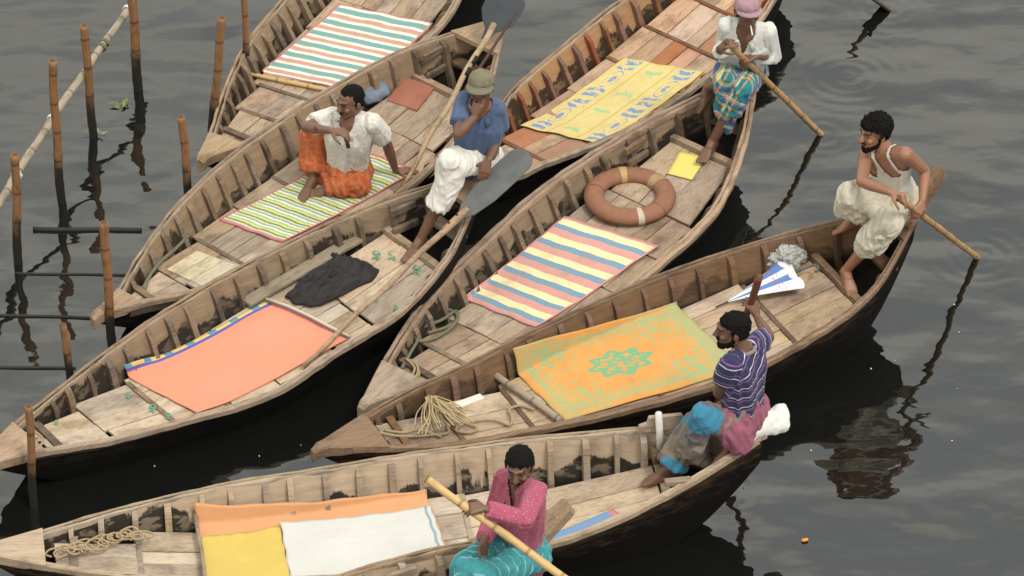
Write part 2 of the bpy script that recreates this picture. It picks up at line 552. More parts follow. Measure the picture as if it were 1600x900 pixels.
    while s_ < 0.95:
        for sd_ in (1, -1):
            s = s_ + (rng.random() - .5) * 0.008
            zt = B.zg(s) - 0.016 - rng.random() * 0.012
            z0 = B.fl(s) + 0.004
            wx = 0.015 + rng.random() * 0.009; th = 0.034 + rng.random() * 0.014
            lean = (rng.random() - .5) * 0.05
            m = MB(); vs = []
            for q, z in enumerate((z0, z0 + (zt - z0) * 0.5, zt - 0.045, zt)):
                wl = B.hin(s, z) + 0.006
                t_ = th * (1.15, 1.0, 1.0, 0.55)[q]
                xx = s * L + lean * (z - zt)
                ti = max(wl - t_ - 0.006, 0.002)
                vs += [(xx - wx, sd_ * wl, z), (xx + wx, sd_ * wl, z), (xx + wx * .92, sd_ * ti, z - (0.012 if q == 3 else 0)), (xx - wx * .92, sd_ * ti, z - (0.012 if q == 3 else 0))]
            fs = [(0, 3, 2, 1), (12, 13, 14, 15)]
            for q in range(3):
                for j in range(4):
                    kk = (j + 1) % 4; fs.append((q * 4 + j, q * 4 + kk, (q + 1) * 4 + kk, (q + 1) * 4 + j))
            if sd_ > 0: fs = [f[::-1] for f in fs]
            m.add(vs, fs)
            m.build('rib', cfg['rib_mat'], root)
        s_ += step * (0.9 + 0.2 * rng.random()); k += 1
    # deck boards, in panels along the boat; every board a piece of its own
    cuts = cfg.get('cuts')
    if not cuts:
        cuts = [cfg.get('bow', .068) + .012]
        while cuts[-1] < B.deck_end - 0.08: cuts.append(cuts[-1] + (0.088 + rng.random() * 0.035))
        cuts[-1] = B.deck_end
    for a, b in zip(cuts[:-1], cuts[1:]):
        w0 = B.hin(a, B.zd(a)) - 0.055; w1 = B.hin(b, B.zd(b)) - 0.055
        wm = max(min(w0, w1), 0.03); wx_ = max(w0, w1)
        nb = max(2, int(round(2 * wm / cfg.get('board', 0.135))))
        edges = [-1 + 2 * j / nb + (0 if j in (0, nb) else (rng.random() - .5) * 0.9 / nb) for j in range(nb + 1)]
        for j in range(nb):
            gap = 0.0030
            f0, f1 = w0, w1
            if j in (0, nb - 1):
                kk = 0.4 + 0.5 * rng.random()
                f0 = f1 = wm * (1 - kk) + wx_ * kk
                f0 = min(f0, w0 + .04); f1 = min(f1, w1 + .04)
            else:
                f0 = f1 = wm
            e0, e1 = edges[j], edges[j + 1]
            inner0 = e0 * wm if j else None
            y00 = e0 * (f0 if j == 0 else wm); y01 = e0 * (f1 if j == 0 else wm)
            y10 = e1 * (f0 if j == nb - 1 else wm); y11 = e1 * (f1 if j == nb - 1 else wm)
            xa = a * L + gap + rng.random() * 0.006; xb = b * L - gap - rng.random() * 0.006
            if j == 0 and rng.random() < .5: xa += 0.03 * rng.random()
            za, zb_ = B.zd(a), B.zd(b); tk = 0.018
            dz = (rng.random() - .5) * 0.009; tl = (rng.random() - .5) * 0.006
            m = MB()
            c = 0.003
            bot = [(xa, y00 + gap, za + dz - tk), (xb, y01 + gap, zb_ + dz - tk), (xb, y11 - gap, zb_ + dz + tl - tk), (xa, y10 - gap, za + dz + tl - tk)]
            mid = [(p[0], p[1], p[2] + tk - c) for p in bot]
            top = [(xa + c, y00 + gap + c, za + dz), (xb - c, y01 + gap + c, zb_ + dz), (xb - c, y11 - gap - c, zb_ + dz + tl), (xa + c, y10 - gap - c, za + dz + tl)]
            m.add(bot + mid + top, [(3, 2, 1, 0), (8, 9, 10, 11)] + [(q * 4 + i, q * 4 + (i + 1) % 4, q * 4 + 4 + (i + 1) % 4, q * 4 + 4 + i) for q in (0, 1) for i in range(4)])
            m.build('deck_board', cfg['deck_mat'], root)
        # batten over the joint
        if rng.random() < cfg.get('batten', 0.4) and a > 0.16:
            m = MB()
            m.bar((a * L, -w0 * .96, B.zd(a) + 0.003), (a * L + .005, w0 * .96, B.zd(a) + 0.003), 0.032, 0.014)
            m.build('batten', cfg['rib_mat'], root)
    # bow cleat and deck beam at the open stern well
    m = MB(); sb = cfg.get('bow', .068) + .035
    w0 = B.hin(sb, B.zd(sb)) - .02
    m.bar((sb * L, -w0, B.zd(sb) + .012), (sb * L + .02, w0, B.zd(sb) + .014), 0.045, 0.03)
    m.build('bow_crossbar', cfg['rib_mat'], root)
    m = MB(); se = B.deck_end + 0.006
    w0 = B.hin(se, B.zd(se))
    m.bar((se * L, -w0, B.zd(se) + .006), (se * L, w0, B.zd(se) + .006), 0.05, 0.045)
    m.build('deck_beam', cfg['rail_mat'], root)
    # stern: thwart in the well, cap plate, blade
    m = MB(); st_ = 0.945; z = B.zg(st_) - 0.20
    w0 = B.hin(st_, z)
    m.bar((st_ * L, -w0, z), (st_ * L, w0, z), 0.09, 0.025)
    m.build('stern_thwart', cfg['rib_mat'], root)
    m = MB(); vs = []; cs = [cfg.get('cap', 0.962), 0.972, 0.988, 1.0, 1.008]
    for s in cs:
        wv = B.w(min(s, 1)) + (0.006 if s <= 1 else -0.01); zt = B.zg(min(s, 1)) + 0.008; zl = zt - 0.035
        vs += [(s * L, wv, zt), (s * L, -wv, zt), (s * L, -wv, zl), (s * L, wv, zl)]
    fs = [(i * 4 + j, i * 4 + (j + 1) % 4, (i + 1) * 4 + (j + 1) % 4, (i + 1) * 4 + j) for i in range(len(cs) - 1) for j in range(4)]
    fs += [(3, 2, 1, 0), tuple((len(cs) - 1) * 4 + j for j in range(4))]
    m.add(vs, fs)
    m.build('stern_plate', cfg['rail_mat'], root)
    if 'blade' in cfg:
        e, dz, wd = cfg['blade']
        m = MB(); vs = []
        bs = cfg.get('blade_from', .93); a0 = bs * L; zz = B.zg(bs)
        ks = [0, .2, .45, .7, .9, .97, 1.0]
        for k_ in ks:
            x = a0 + (L + e - a0) * k_; zt = zz + (B.zg(1.0) + dz - zz) * (0.35 * k_ + 0.65 * k_ ** 1.6) + 0.016
            wv = (max(B.w(min(x / L, 1.0)), wd) * (1 - k_) + wd * k_) * (1 if k_ < .9 else (0.9 if k_ < .98 else 0.62))
            th_ = 0.055
            vs += [(x, wv, zt), (x, -wv, zt), (x + th_ * .5, -wv * .9, zt - th_), (x + th_ * .5, wv * .9, zt - th_)]
        fs = [(i * 4 + j, i * 4 + (j + 1) % 4, (i + 1) * 4 + (j + 1) % 4, (i + 1) * 4 + j) for i in range(len(ks) - 1) for j in range(4)]
        fs += [(3, 2, 1, 0), tuple((len(ks) - 1) * 4 + j for j in range(4))]
        m.add(vs, fs)
        m.build('stern_blade', cfg['rail_mat'], root)
    # oar brackets: two short uprights joined by cross blocks on the inner wall
    for (s, sd_, z1, z0) in cfg.get('brackets', []):
        for zz in sorted({z1, z0}):
            m = MB()
            zc = B.zg(s) - zz
            y = sd_ * (B.hin(s, zc) - 0.055)
            m.bar((s * L - 0.10, y, zc), (s * L + 0.10, y - sd_ * .01, zc), 0.03, 0.05)
            m.build('oar_bracket', cfg['rib_mat'], root, bevel=.004)
    return B

def tar(name, base, wear, amt):
    g = G(name)
    co = g.coord(); hv = g.attr('hv', 'Fac')
    n1 = g.noise(g.scaled(co, (1.2, 3, 6)), 4.0, 5.0, 0.65)
    n2 = g.noise(g.scaled(co, (6, 6, 12)), 6.0, 3.0)
    k = g.math('SUBTRACT', n1, g.math('MULTIPLY', hv, 1.25))
    col = g.mix(g.math('MULTIPLY', g.smooth(k, 0.22, 0.62), amt), base, wear)
    col = g.mix(g.math('MULTIPLY', g.math('MULTIPLY', g.smooth(n2, 0.6, 0.8), g.smooth(hv, .3, .02)), 0.25), col, tuple(x * 1.6 for x in wear))
    g.bump(n1, 0.5, 0.01)
    return g.done(col, 0.75, 0.12)

def lining(name, c0, c1, stain, level, dark=(0.016, 0.013, 0.010)):
    """inner side planks with ragged dark bilge stains above the boards"""
    g = G(name)
    co = g.coord(); hv = g.attr('hv', 'Fac')
    gr = g.noise(g.scaled(co, (1.3, 5, 14)), 2.4, 5.0, 0.62)
    bl = g.noise(co, 5.0, 4.0, 0.6)
    col = g.mix(gr, c0, c1)
    col = g.mix(g.math('MULTIPLY', g.smooth(bl, 0.5, 0.75), 0.45), col, tuple(x * 0.45 for x in c0))
    drip = g.noise(g.scaled(co, (22, 5, 3.0)), 2.2, 6.0, 0.75)
    wide = g.noise(g.scaled(co, (1.6, 1, 1)), 2.0, 2.0)
    edge = g.math('ADD', g.math('MULTIPLY', drip, 0.10), g.math('MULTIPLY', wide, 0.55))
    d = g.math('SUBTRACT', g.math('ADD', edge, level - 0.352), hv)
    left = g.smooth(g.noise(g.scaled(co, (1, 1, 2.2)), 9.0, 3.0), .60, .50)
    col = g.mix(g.math('MULTIPLY', g.math('MULTIPLY', g.smooth(d, -0.008, 0.012), g.math('ADD', .62, g.math('MULTIPLY', left, .38))), stain), col, dark)
    low = g.smooth(hv, -0.01, -0.06)  # shade below the boards and in the open well, put into the lining colour
    col = g.mix(low, col, dark)
    g.bump(gr, 0.5, 0.006)
    return g.done(col, 0.85, 0.2)

GREY0, GREY1 = (0.20, 0.145, 0.095), (0.40, 0.305, 0.21)
W_DECK = wood('grey brown deck boards', (0.27, 0.185, 0.118), (0.58, 0.435, 0.30), 0.38)
W_DECK_PALE = wood('bleached deck boards', (0.36, 0.265, 0.18), (0.68, 0.545, 0.40), 0.35)
W_DECK_RED = wood('mixed deck boards with red ones', (0.34, 0.215, 0.14), (0.62, 0.435, 0.29), 0.4, red=(0.46, 0.165, 0.07))
W_DECK_WARM = wood('warm brown deck boards', (0.32, 0.215, 0.13), (0.61, 0.45, 0.29), 0.42)
W_RAIL = wood('worn gunwale timber', (0.25, 0.165, 0.10), (0.52, 0.375, 0.25), 0.2)
W_RAIL_DARK = wood('dark gunwale timber', (0.16, 0.095, 0.056), (0.35, 0.225, 0.14), 0.2)
W_RAIL_PALE = wood('pale gunwale timber', (0.31, 0.23, 0.155), (0.58, 0.455, 0.325), 0.2)
W_RIB = wood('grey brown ribs', (0.085, 0.055, 0.034), (0.32, 0.225, 0.145), 0.5, stretch=(8, 8, 1.5))
W_RIB_RED = wood('reddish ribs', (0.16, 0.075, 0.04), (0.32, 0.17, 0.095), 0.5, stretch=(8, 8, 1.5), red=(0.24, 0.065, 0.028))
W_RIB_BROWN = wood('dark brown ribs', (0.10, 0.052, 0.03), (0.27, 0.155, 0.09), 0.5, stretch=(8, 8, 1.5))
W_RIB_PALE = wood('pale ribs', (0.24, 0.175, 0.115), (0.52, 0.40, 0.285), 0.4, stretch=(8, 8, 1.5))
W_STRAKE = wood('weathered strake', (0.07, 0.047, 0.03), (0.21, 0.145, 0.092), 0.2)
W_STRAKE_DARK = wood('tarred strake', (0.012, 0.010, 0.008), (0.085, 0.05, 0.028), 0.2)
TAR = tar('black tarred hull', (0.0035, 0.0035, 0.0035), (0.028, 0.019, 0.012), 0.5)
TAR_BROWN = tar('brown tarred hull', (0.004, 0.0035, 0.003), (0.085, 0.047, 0.026), 0.75)
IN_GREY = lining('grey stained lining', (0.12, 0.083, 0.052), (0.34, 0.25, 0.165), 0.95, 0.10)
IN_CLEAN = lining('brown lining', (0.14, 0.092, 0.056), (0.36, 0.26, 0.165), 0.9, 0.045)
IN_RED = lining('orange brown lining', (0.22, 0.115, 0.055), (0.45, 0.27, 0.14), 0.92, 0.10)
IN_DARK = lining('dark red brown lining', (0.085, 0.045, 0.024), (0.25, 0.15, 0.085), 0.6, 0.07)
IN_PALE = lining('pale stained lining', (0.27, 0.20, 0.135), (0.56, 0.435, 0.315), 0.95, 0.09)

BT = {}
BT['1'] = make_boat('1', dict(seed=1, label='boat with the teal and pink striped mat at the upper left', outer=TAR, inner=IN_GREY, rail_mat=W_RAIL, rib_mat=W_RIB, strake_mat=W_STRAKE, deck_mat=W_DECK, rail=.045, rib_step=0.140, strake=.05))
BT['2'] = make_boat('2', dict(seed=2, label='boat with the green striped mat and the seated man in an orange lungi', outer=TAR, inner=IN_CLEAN, rail_mat=W_RAIL, rib_mat=W_RIB, strake_mat=W_STRAKE, deck_mat=W_DECK, brackets=[(.905, 1, .06, .20)], cap=.95, rib_step=0.165, deep=.22))
BT['3'] = make_boat('3', dict(seed=3, label='boat with the plain orange mat and the crumpled black cloth', outer=TAR, inner=IN_GREY, rail_mat=W_RAIL, rib_mat=W_RIB, strake_mat=W_STRAKE_DARK, deck_mat=W_DECK_PALE, brackets=[(.90, 1, .05, .18)], rib_step=0.185, strake=.03))
BT['4'] = make_boat('4', dict(seed=4, label='boat with reddish boards and the yellow printed sacking, behind the others', outer=TAR, inner=IN_RED, rail_mat=W_RAIL, rib_mat=W_RIB_RED, strake_mat=W_STRAKE_DARK, deck_mat=W_DECK_RED, rib_step=0.170, strake=.03, batten=.8))
BT['5'] = make_boat('5', dict(seed=5, label='boat carrying the orange life ring and the pink, yellow and blue striped mat', outer=TAR, inner=IN_GREY, rail_mat=W_RAIL, rib_mat=W_RIB, strake_mat=W_STRAKE, deck_mat=W_DECK, brackets=[(.80, 1, .06, .15)], rail=.06, strake=.10, bow=.09, rib_step=0.180))
BT['6'] = make_boat('6', dict(seed=6, label='boat with the orange and green carpet, rowed by the bearded man', outer=TAR_BROWN, inner=IN_DARK, rail_mat=W_RAIL_DARK, rib_mat=W_RIB_BROWN, strake_mat=W_STRAKE_DARK, deck_mat=W_DECK_WARM, blade=(.20, .26, .055), blade_from=.975, bow=.085, rib_step=0.210, strake=.04, batten=.6, cap=.96))
BT['7'] = make_boat('7', dict(seed=7, label='pale boat with orange, yellow and white sheets spread on its deck', outer=TAR_BROWN, inner=IN_PALE, rail_mat=W_RAIL_PALE, rib_mat=W_RIB_PALE, strake_mat=W_STRAKE_DARK, deck_mat=W_DECK_PALE, rib_step=0.195, deep=.24, batten=.9, strake=.03))
BT['8'] = make_boat('8', dict(seed=8, label='nearest boat at the bottom edge, its stern blade under the man in pink', outer=TAR_BROWN, inner=IN_PALE, rail_mat=W_RAIL, rib_mat=W_RIB_PALE, strake_mat=W_STRAKE_DARK, deck_mat=W_DECK_PALE, blade=(.22, .20, .06), brackets=[(.83, 1, .05, .05)], rib_step=0.200))

# ------------------------------------------------------------------ soft shapes: union of hulls, remeshed to one skin
_bm = bmesh.new(); bmesh.ops.create_icosphere(_bm, subdivisions=2, radius=1.0)
ICO = np.array([v.co[:] for v in _bm.verts]); _bm.free()

def hull(balls):
    """convex hull of spheres [(centre, radius or (rx,ry,rz)), ...]"""
    pts = np.concatenate([np.asarray(c, float) + ICO * np.asarray(r, float) for c, r in balls])
    return hull_pts(pts)

def hull_pts(pts):
    bm = bmesh.new()
    for p in pts: bm.verts.new(p)
    r = bmesh.ops.convex_hull(bm, input=bm.verts)
    junk = [e for e in r['geom_interior'] + r['geom_unused'] if isinstance(e, bmesh.types.BMVert)]
    bmesh.ops.delete(bm, geom=list(set(junk)), context='VERTS')
    bm.verts.index_update()
    vs = [tuple(v.co) for v in bm.verts]; fs = [tuple(v.index for v in f.verts) for f in bm.faces]
    bm.free()
    return vs, fs

def frustum(a, b, ra, rb, n=20, squash=None):
    """flat-ended sleeve between two points"""
    a = np.asarray(a, float); b = np.asarray(b, float)
    d = nrm(b - a); ref = np.array([0, 0, 1.0]) if abs(d[2]) < .9 else np.array([1.0, 0, 0])
    s = nrm(np.cross(d, ref)); u = np.cross(s, d)
    pts = [c + (s * math.cos(t) + u * math.sin(t)) * r for c, r in ((a, ra), (b, rb)) for t in np.linspace(0, 2 * math.pi, n, endpoint=False)]
    return hull_pts(pts)

def fuse(parts, voxel, smooth=4, fac=0.5):
    me = bpy.data.meshes.new('tmp')
    vs, fs = [], []
    for pv, pf in parts:
        o = len(vs); vs += list(pv); fs += [tuple(i + o for i in f) for f in pf]
    me.from_pydata([tuple(map(float, p)) for p in vs], [], fs); me.update()
    ob = bpy.data.objects.new('tmp', me); COL.objects.link(ob)
    md = ob.modifiers.new('r', 'REMESH'); md.mode = 'VOXEL'; md.voxel_size = voxel
    if smooth:
        ms = ob.modifiers.new('s', 'SMOOTH'); ms.iterations = smooth; ms.factor = fac
    dg = bpy.context.evaluated_depsgraph_get()
    e = ob.evaluated_get(dg); m2 = e.to_mesh()
    co = np.empty(len(m2.vertices) * 3); m2.vertices.foreach_get('co', co)
    no = np.empty(len(m2.vertices) * 3); m2.vertices.foreach_get('normal', no)
    faces = [tuple(p.vertices) for p in m2.polygons]
    e.to_mesh_clear()
    bpy.data.objects.remove(ob); bpy.data.meshes.remove(me)
    return co.reshape(-1, 3), no.reshape(-1, 3), faces

def soft(name, co, faces, mat, parent=None, loc=None, cuv=None, col=None):
    """mesh object from arrays; col is an optional (N,3) colour attribute"""
    me = bpy.data.meshes.new(name)
    off = np.array(loc if loc is not None else (0, 0, 0), float)
    me.from_pydata([tuple(p) for p in (co - off)], [], faces)
    me.materials.append(mat)
    me.polygons.foreach_set('use_smooth', [True] * len(faces))
    if cuv is not None:
        a = me.attributes.new('cuv', 'FLOAT_VECTOR', 'POINT'); a.data.foreach_set('vector', np.ascontiguousarray(cuv, dtype=np.float32).ravel())
    if col is not None:
        a = me.attributes.new('tone', 'FLOAT_COLOR', 'POINT'); a.data.foreach_set('color', np.c_[col, np.ones(len(col))].astype(np.float32).ravel())
    me.update()
    o = bpy.data.objects.new(name, me); COL.objects.link(o)
    if parent is not None: o.parent = parent
    return o

def lump(balls_list, voxel, rough, freq, seed=0, smooth=3, ridge=True):
    """a crumpled soft body from hulls"""
    co, no, f = fuse([hull(b) for b in balls_list], voxel, smooth)
    n = vnoise(co * freq + seed); n2 = vnoise(co * freq * 2.3 + seed + 9)
    d = (1 - 2 * np.abs(n)) * 0.7 + (1 - 2 * np.abs(n2)) * 0.35 if ridge else n + .4 * n2
    return co + no * (d * rough)[:, None], f

# ------------------------------------------------------------------ bamboo posts and rails
def bamboo_mat(name, c0, c1, wet=0.0, wet_col=(0.018, 0.015, 0.012)):
    g = G(name)
    uv = g.attr('cuv'); u, v, _ = g.sep(uv); r = g.rnd()
    st = g.noise(g.comb(g.math('MULTIPLY', u, 9.0), g.math('MULTIPLY', v, 1.5), g.math('MULTIPLY', r, 30.0)), 2.0, 4.0, 0.6)
    bl = g.noise(g.comb(g.math('MULTIPLY', u, 2.0), g.math('MULTIPLY', v, 5.0), g.math('MULTIPLY', r, 17.0)), 1.6, 3.0)
    col = g.mix(st, c0, c1)
    col = g.mix(g.math('MULTIPLY', g.smooth(bl, .52, .75), .55), col, tuple(x * .4 for x in c0))
    seg = g.math('ABSOLUTE', g.math('SUBTRACT', g.math('FRACT', g.math('MULTIPLY', v, 1 / 0.23)), 0.5))
    col = g.mix(g.math('MULTIPLY', g.smooth(seg, 0.44, 0.48), .6), col, tuple(x * .35 for x in c0))
    if wet:
        geo = g.n('NewGeometry').outputs['Position']; _, _, z = g.sep(geo)
        k = g.math('ADD', z, g.math('MULTIPLY', g.math('SUBTRACT', bl, .5), .35))
        col = g.mix(g.smooth(k, wet + .10, wet - .08), col, wet_col)
    g.bump(st, .4, .004)
    return g.done(col, .55, .35)

BAM = bamboo_mat('weathered bamboo post', (0.11, 0.05, 0.021), (0.34, 0.175, 0.075), wet=0.30)
BAM_PALE = bamboo_mat('pale bleached bamboo', (0.20, 0.155, 0.11), (0.43, 0.36, 0.275))
BAM_OAR = bamboo_mat('honey bamboo oar shaft', (0.27, 0.15, 0.06), (0.50, 0.31, 0.14))
BAM_GOLD = bamboo_mat('golden bamboo oar shaft', (0.40, 0.25, 0.09), (0.66, 0.46, 0.21))
BAM_WET = bamboo_mat('black wet bamboo', (0.008, 0.008, 0.008), (0.022, 0.02, 0.018))

def bamboo(mb, a, b, r0, r1=None, seg=0.23, bend=0.0, n=12):
    a = np.array(a, float); b = np.array(b, float); r1 = r0 if r1 is None else r1
    L = np.linalg.norm(b - a); k = max(8, int(L / 0.0288))
    ph, rad = [], []
    side = nrm(np.cross(b - a, (0, 0, 1))) if abs(nrm(b - a)[2]) < .95 else np.array([1.0, 0, 0])
    for i in range(k + 1):
        t = i / k; d = t * L
        q = abs((d / seg) % 1.0 - 0.5)
        ph.append(a + (b - a) * t + side * bend * math.sin(t * math.pi) + side * 0.004 * math.sin(d * 9))
        rad.append((r0 + (r1 - r0) * t) * (1 + 0.16 * max(0, (q - 0.40) / 0.10)))
    mb.tube(ph, rad, n)

POSTS = [
    ((148, 212), (132, 40), .030, 'tall bamboo post with grass caught at its waterline, left of the upright boats'),
    ((98, 314), (82, 95), .030, 'bamboo post tied to the slanting rail with a white band'),
    ((29, 410), (24, 242), .030, 'leftmost short bamboo post under the slanting rail'),
    ((216, 140), (205, -25), .034, 'thick bamboo post at the upper end of the slanting rail'),
    ((331, 215), (347, 28), .030, 'bamboo post standing just left of the bow with the teal striped mat'),
    ((391, 130), (380, -30), .024, 'thin bamboo post behind the teal mat boat, cut by the top edge'),
    ((295, 330), (283, 183), .029, 'orange brown bamboo post between the two upper left boats'),
    ((177, 545), (163, 348), .030, 'reddish bamboo post beside the bow of the green mat boat'),
    ((112, 618), (97, 507), .026, 'short bamboo post showing behind the orange mat boat'),
    ((54, 790), (45, 635), .026, 'bamboo mooring post in front of the orange mat boat bow'),
]
for (bpx, tpx, r, lab) in POSTS:
    b0 = at(bpx[0], bpx[1], 0.0); t0 = at_y(tpx[0], tpx[1], b0[1])
    d = (t0 - b0) / (t0[2] - b0[2])
    root = empty('bamboo_post', b0)
    tag(root, lab, 'post', 'bamboo mooring posts')
    m = MB(); bamboo(m, b0 - d * 0.35, t0, r, r * .92, seg=.21 + .05 * random.random(), bend=random.uniform(-.012, .012))
    m.v = [tuple(np.array(p) - b0) for p in m.v]
    m.build('stem', BAM, root, smooth=True)
    m = MB(); m.tube([t0 - b0 + d * (-.004), t0 - b0 + d * .003], [r * .62, r * .60], 12)
    m.build('cut_end', plain('cut bamboo hollow', (.10, .06, .03)) if 'cut bamboo hollow' not in bpy.data.materials else bpy.data.materials['cut bamboo hollow'], root, smooth=True)

root = empty('bamboo_rail', at(0, 328, .45)); o0 = np.array(root.location)
tag(root, 'long pale bamboo rail slanting between the posts at the upper left', 'rail')
m = MB(); bamboo(m, at(-70, 430, .43) - o0, at(212, -2, .50) - o0, .029, .025, seg=.34, bend=-.03, n=14)
m.build('stem', BAM_PALE, root, smooth=True)
TIE = plain('white plastic tie', (.62, .60, .55), .6)
ROPE_G = plain('green grey rope', (.15, .145, .095), .9, .4, 60)
for (px, py, mt) in ((82, 212, TIE), (26, 300, TIE), (200, 44, TIE), (163, 76, ROPE_G), (159, 82, ROPE_G)):
    best = None
    A_, B_ = at(-70, 430, .43), at(212, -2, .50); sv = nrm(np.cross(B_ - A_, (0, 0, 1)))
    for i in range(301):
        t_ = i / 300; q_ = A_ + (B_ - A_) * t_ + sv * -.03 * math.sin(t_ * math.pi); dq = q_ - CAM
        e_ = abs(800 + FPX * (dq @ RT) / (dq @ FW) - px)
        if best is None or e_ < best[0]: best = (e_, q_)
    c = best[1] - o0
    m = MB(); ring = []
    ax = nrm(at(212, -2, .50) - at(-70, 430, .43)); s1 = nrm(np.cross(ax, (0, 0, 1))); u1 = np.cross(s1, ax)
    for i in range(27):
        a = i / 26 * 4 * math.pi
        ring.append(c + (s1 * math.cos(a) + u1 * math.sin(a)) * .033 + ax * (i / 26 - .5) * .03)
    m.tube(ring, .006, 6)
    m.build('tie', mt, root, smooth=True)

for (x0, y0, x1, y1, r, lab) in ((52, 358, 221, 360, .017, 'short black wet bamboo bar floating nearest the slanting rail'), (24, 427, 196, 430, .009, 'second thin black bamboo bar lying in the water beside the boat bows'),
                                 (-30, 491, 172, 498, .010, 'third black bamboo bar, reaching the bow of the green mat boat'), (-30, 573, 118, 576, .011, 'lowest black bamboo bar, half sunk behind the orange mat boat')):
    a, b = at(x0, y0, .003), at(x1, y1, .003); c = (a + b) / 2
    m = MB(); bamboo(m, a - c, b - c, r, seg=.28)
    o = m.build('sunken_bamboo', BAM_WET, smooth=True); o.location = c
    tag(o, lab, 'bamboo bar', 'black bamboo bars in the water')

# ------------------------------------------------------------------ mats, carpets and sheets on the decks
def stripes(name, stops, axis=1, border=None, bw=(0.03, 0.03), weave=260.0, fade=.42):
    """woven mat: colour bands across one direction, coloured selvedge, visible weave"""
    g = G(name)
    u, v, _ = g.sep(g.attr('cuv'))
    wob = g.noise(g.scaled(g.attr('cuv'), (3, 3, 1)), 2.0, 2.0)
    x = v if axis else u; y = u if axis else v
    x = g.math('ADD', x, g.math('MULTIPLY', g.math('SUBTRACT', wob, .5), .016))
    x = g.math('ADD', x, g.math('MULTIPLY', g.math('SUBTRACT', g.noise(g.coord(), 190.0, 2.0), .5), .014))
    col = g.ramp(x, stops, 'CONSTANT')
    if border:
        e1 = g.math('MINIMUM', x, g.math('SUBTRACT', 1.0, x)); e2 = g.math('MINIMUM', y, g.math('SUBTRACT', 1.0, y))
        k = g.math('MAXIMUM', g.math('LESS_THAN', e1, bw[0]), g.math('LESS_THAN', e2, bw[1]))
        col = g.mix(k, col, border)
    co = g.coord()
    dirt = g.noise(co, 6.0, 5.0, .65)
    col = g.mix(g.math('MULTIPLY', g.smooth(dirt, .45, .75), fade), col, (.30, .24, .17))
    wv = g.math('SINE', g.math('MULTIPLY', x, weave)); wv2 = g.math('SINE', g.math('MULTIPLY', y, weave * .7))
    sp = g.noise(co, 160.0, 1.0)
    col = g.hsv(col, .5, 1.0, g.math('ADD', .86, g.math('MULTIPLY', sp, .28)))
    g.bump(g.math('ADD', g.math('MULTIPLY', wv, wv2), sp), .35, .003)
    return g.done(col, .8, .25)

def spread(name, B, corners, mat, label, cat, lift=.015, thick=.003, nu=40, nv=30, wave=.006, edge=.008, seed=0, tf=None, group=None, curl=0.0, climb=.75):
    """a flexible sheet lying on the boards; corners in picture order uv (0,0),(1,0),(1,1),(0,1)"""
    C_ = [np.array(B.st(*c, lift)) for c in corners]
    P_, uv = [], []
    def fn(u, v):
        uu = u + edge * math.sin(v * 23 + seed) * (u - .5); vv = v + edge * math.sin(u * 17 + seed * 2) * (v - .5)
        q = (C_[0] * (1 - uu) + C_[1] * uu) * (1 - vv) + (C_[3] * (1 - uu) + C_[2] * uu) * vv
        s, t = q
        z = B.zd(float(np.clip(s, .05, .99))) + lift
        w = B.hin(float(np.clip(s, .05, .99)), z) - .012
        if abs(t) > w - .03:                              # the sheet climbs the side wall where it reaches it
            k = abs(t) - (w - .03); z += k * climb; t = math.copysign(w - .03 + k * .18, t)
        h = vn1(s * 14 + seed, t * 5, seed * 3.1)
        z += max(0.0, h) * wave
        e = min(u, 1 - u, v, 1 - v)
        z += curl * max(0, 1 - e / .06) ** 2 * (0.5 + 0.5 * math.sin((u - v) * 31 + seed))
        if tf: z += tf(u, v)
        return (s * B.L, t, z)
    m = MB(); m.grid(nu, nv, fn, thick)
    w0 = B.P(*np.mean(C_, axis=0), 0.0)
    o = m.build(name, mat, smooth=True)
    o.location = (B.b[0], B.b[1], 0); o.rotation_euler = (0, 0, B.rz)
    tag(o, label, cat, group)
    return o

TEAL, PINKW, CREAM, PINKS = (.16, .33, .32), (.50, .29, .235), (.74, .70, .59), (.55, .24, .23)
def bands(seq):
    tot = sum(w for w, _ in seq); x = 0; out = []
    for w, c in seq: out.append((x / tot, c)); x += w
    return out
# the ramp node holds 32 stops
MAT1 = stripes('teal pink cream stripes', bands([(1.0, CREAM)] + [(w, c) for _ in range(6) for w, c in ((1.5, TEAL), (.8, CREAM), (1.2, PINKW), (.9, CREAM))]), 1, PINKS, (.012, .022))
spread('striped_mat', BT['1'], [(530, 6), (677, 36), (556, 144), (405, 112)], MAT1, 'teal, cream and pink striped mat on the upper left boat', 'mat', group='woven mats spread on the decks')
GRN, LGR, BLU, BRN = (.34, .47, .13), (.52, .60, .28), (.22, .33, .45), (.24, .17, .09)
MAT2 = stripes('green blue brown stripes', bands([(.45, c) for _ in range(5) for c in (GRN, LGR, BRN, LGR, BLU, CREAM)]), 1, (.60, .15, .16), (.018, .022))
g2 = MAT2.node_tree
spread('striped_mat', BT['2'], [(553, 229), (652, 266), (440, 379), (342, 343)], MAT2, 'green, blue and brown pinstriped mat with a red border under the seated man', 'mat', group='woven mats spread on the decks')
for nd in g2.nodes:                                       # the bands repeat twice along this mat
    if nd.type == 'VALTORGB':
        src = nd.inputs[0].links[0].from_socket
        ml = g2.nodes.new('ShaderNodeMath'); ml.operation = 'MULTIPLY'; ml.inputs[1].default_value = 2.4
        fr = g2.nodes.new('ShaderNodeMath'); fr.operation = 'FRACT'
        g2.links.new(src, ml.inputs[0]); g2.links.new(ml.outputs[0], fr.inputs[0]); g2.links.new(fr.outputs[0], nd.inputs[0])
PK, YL, BL5 = (.60, .30, .265), (.80, .68, .38), (.17, .30, .40)
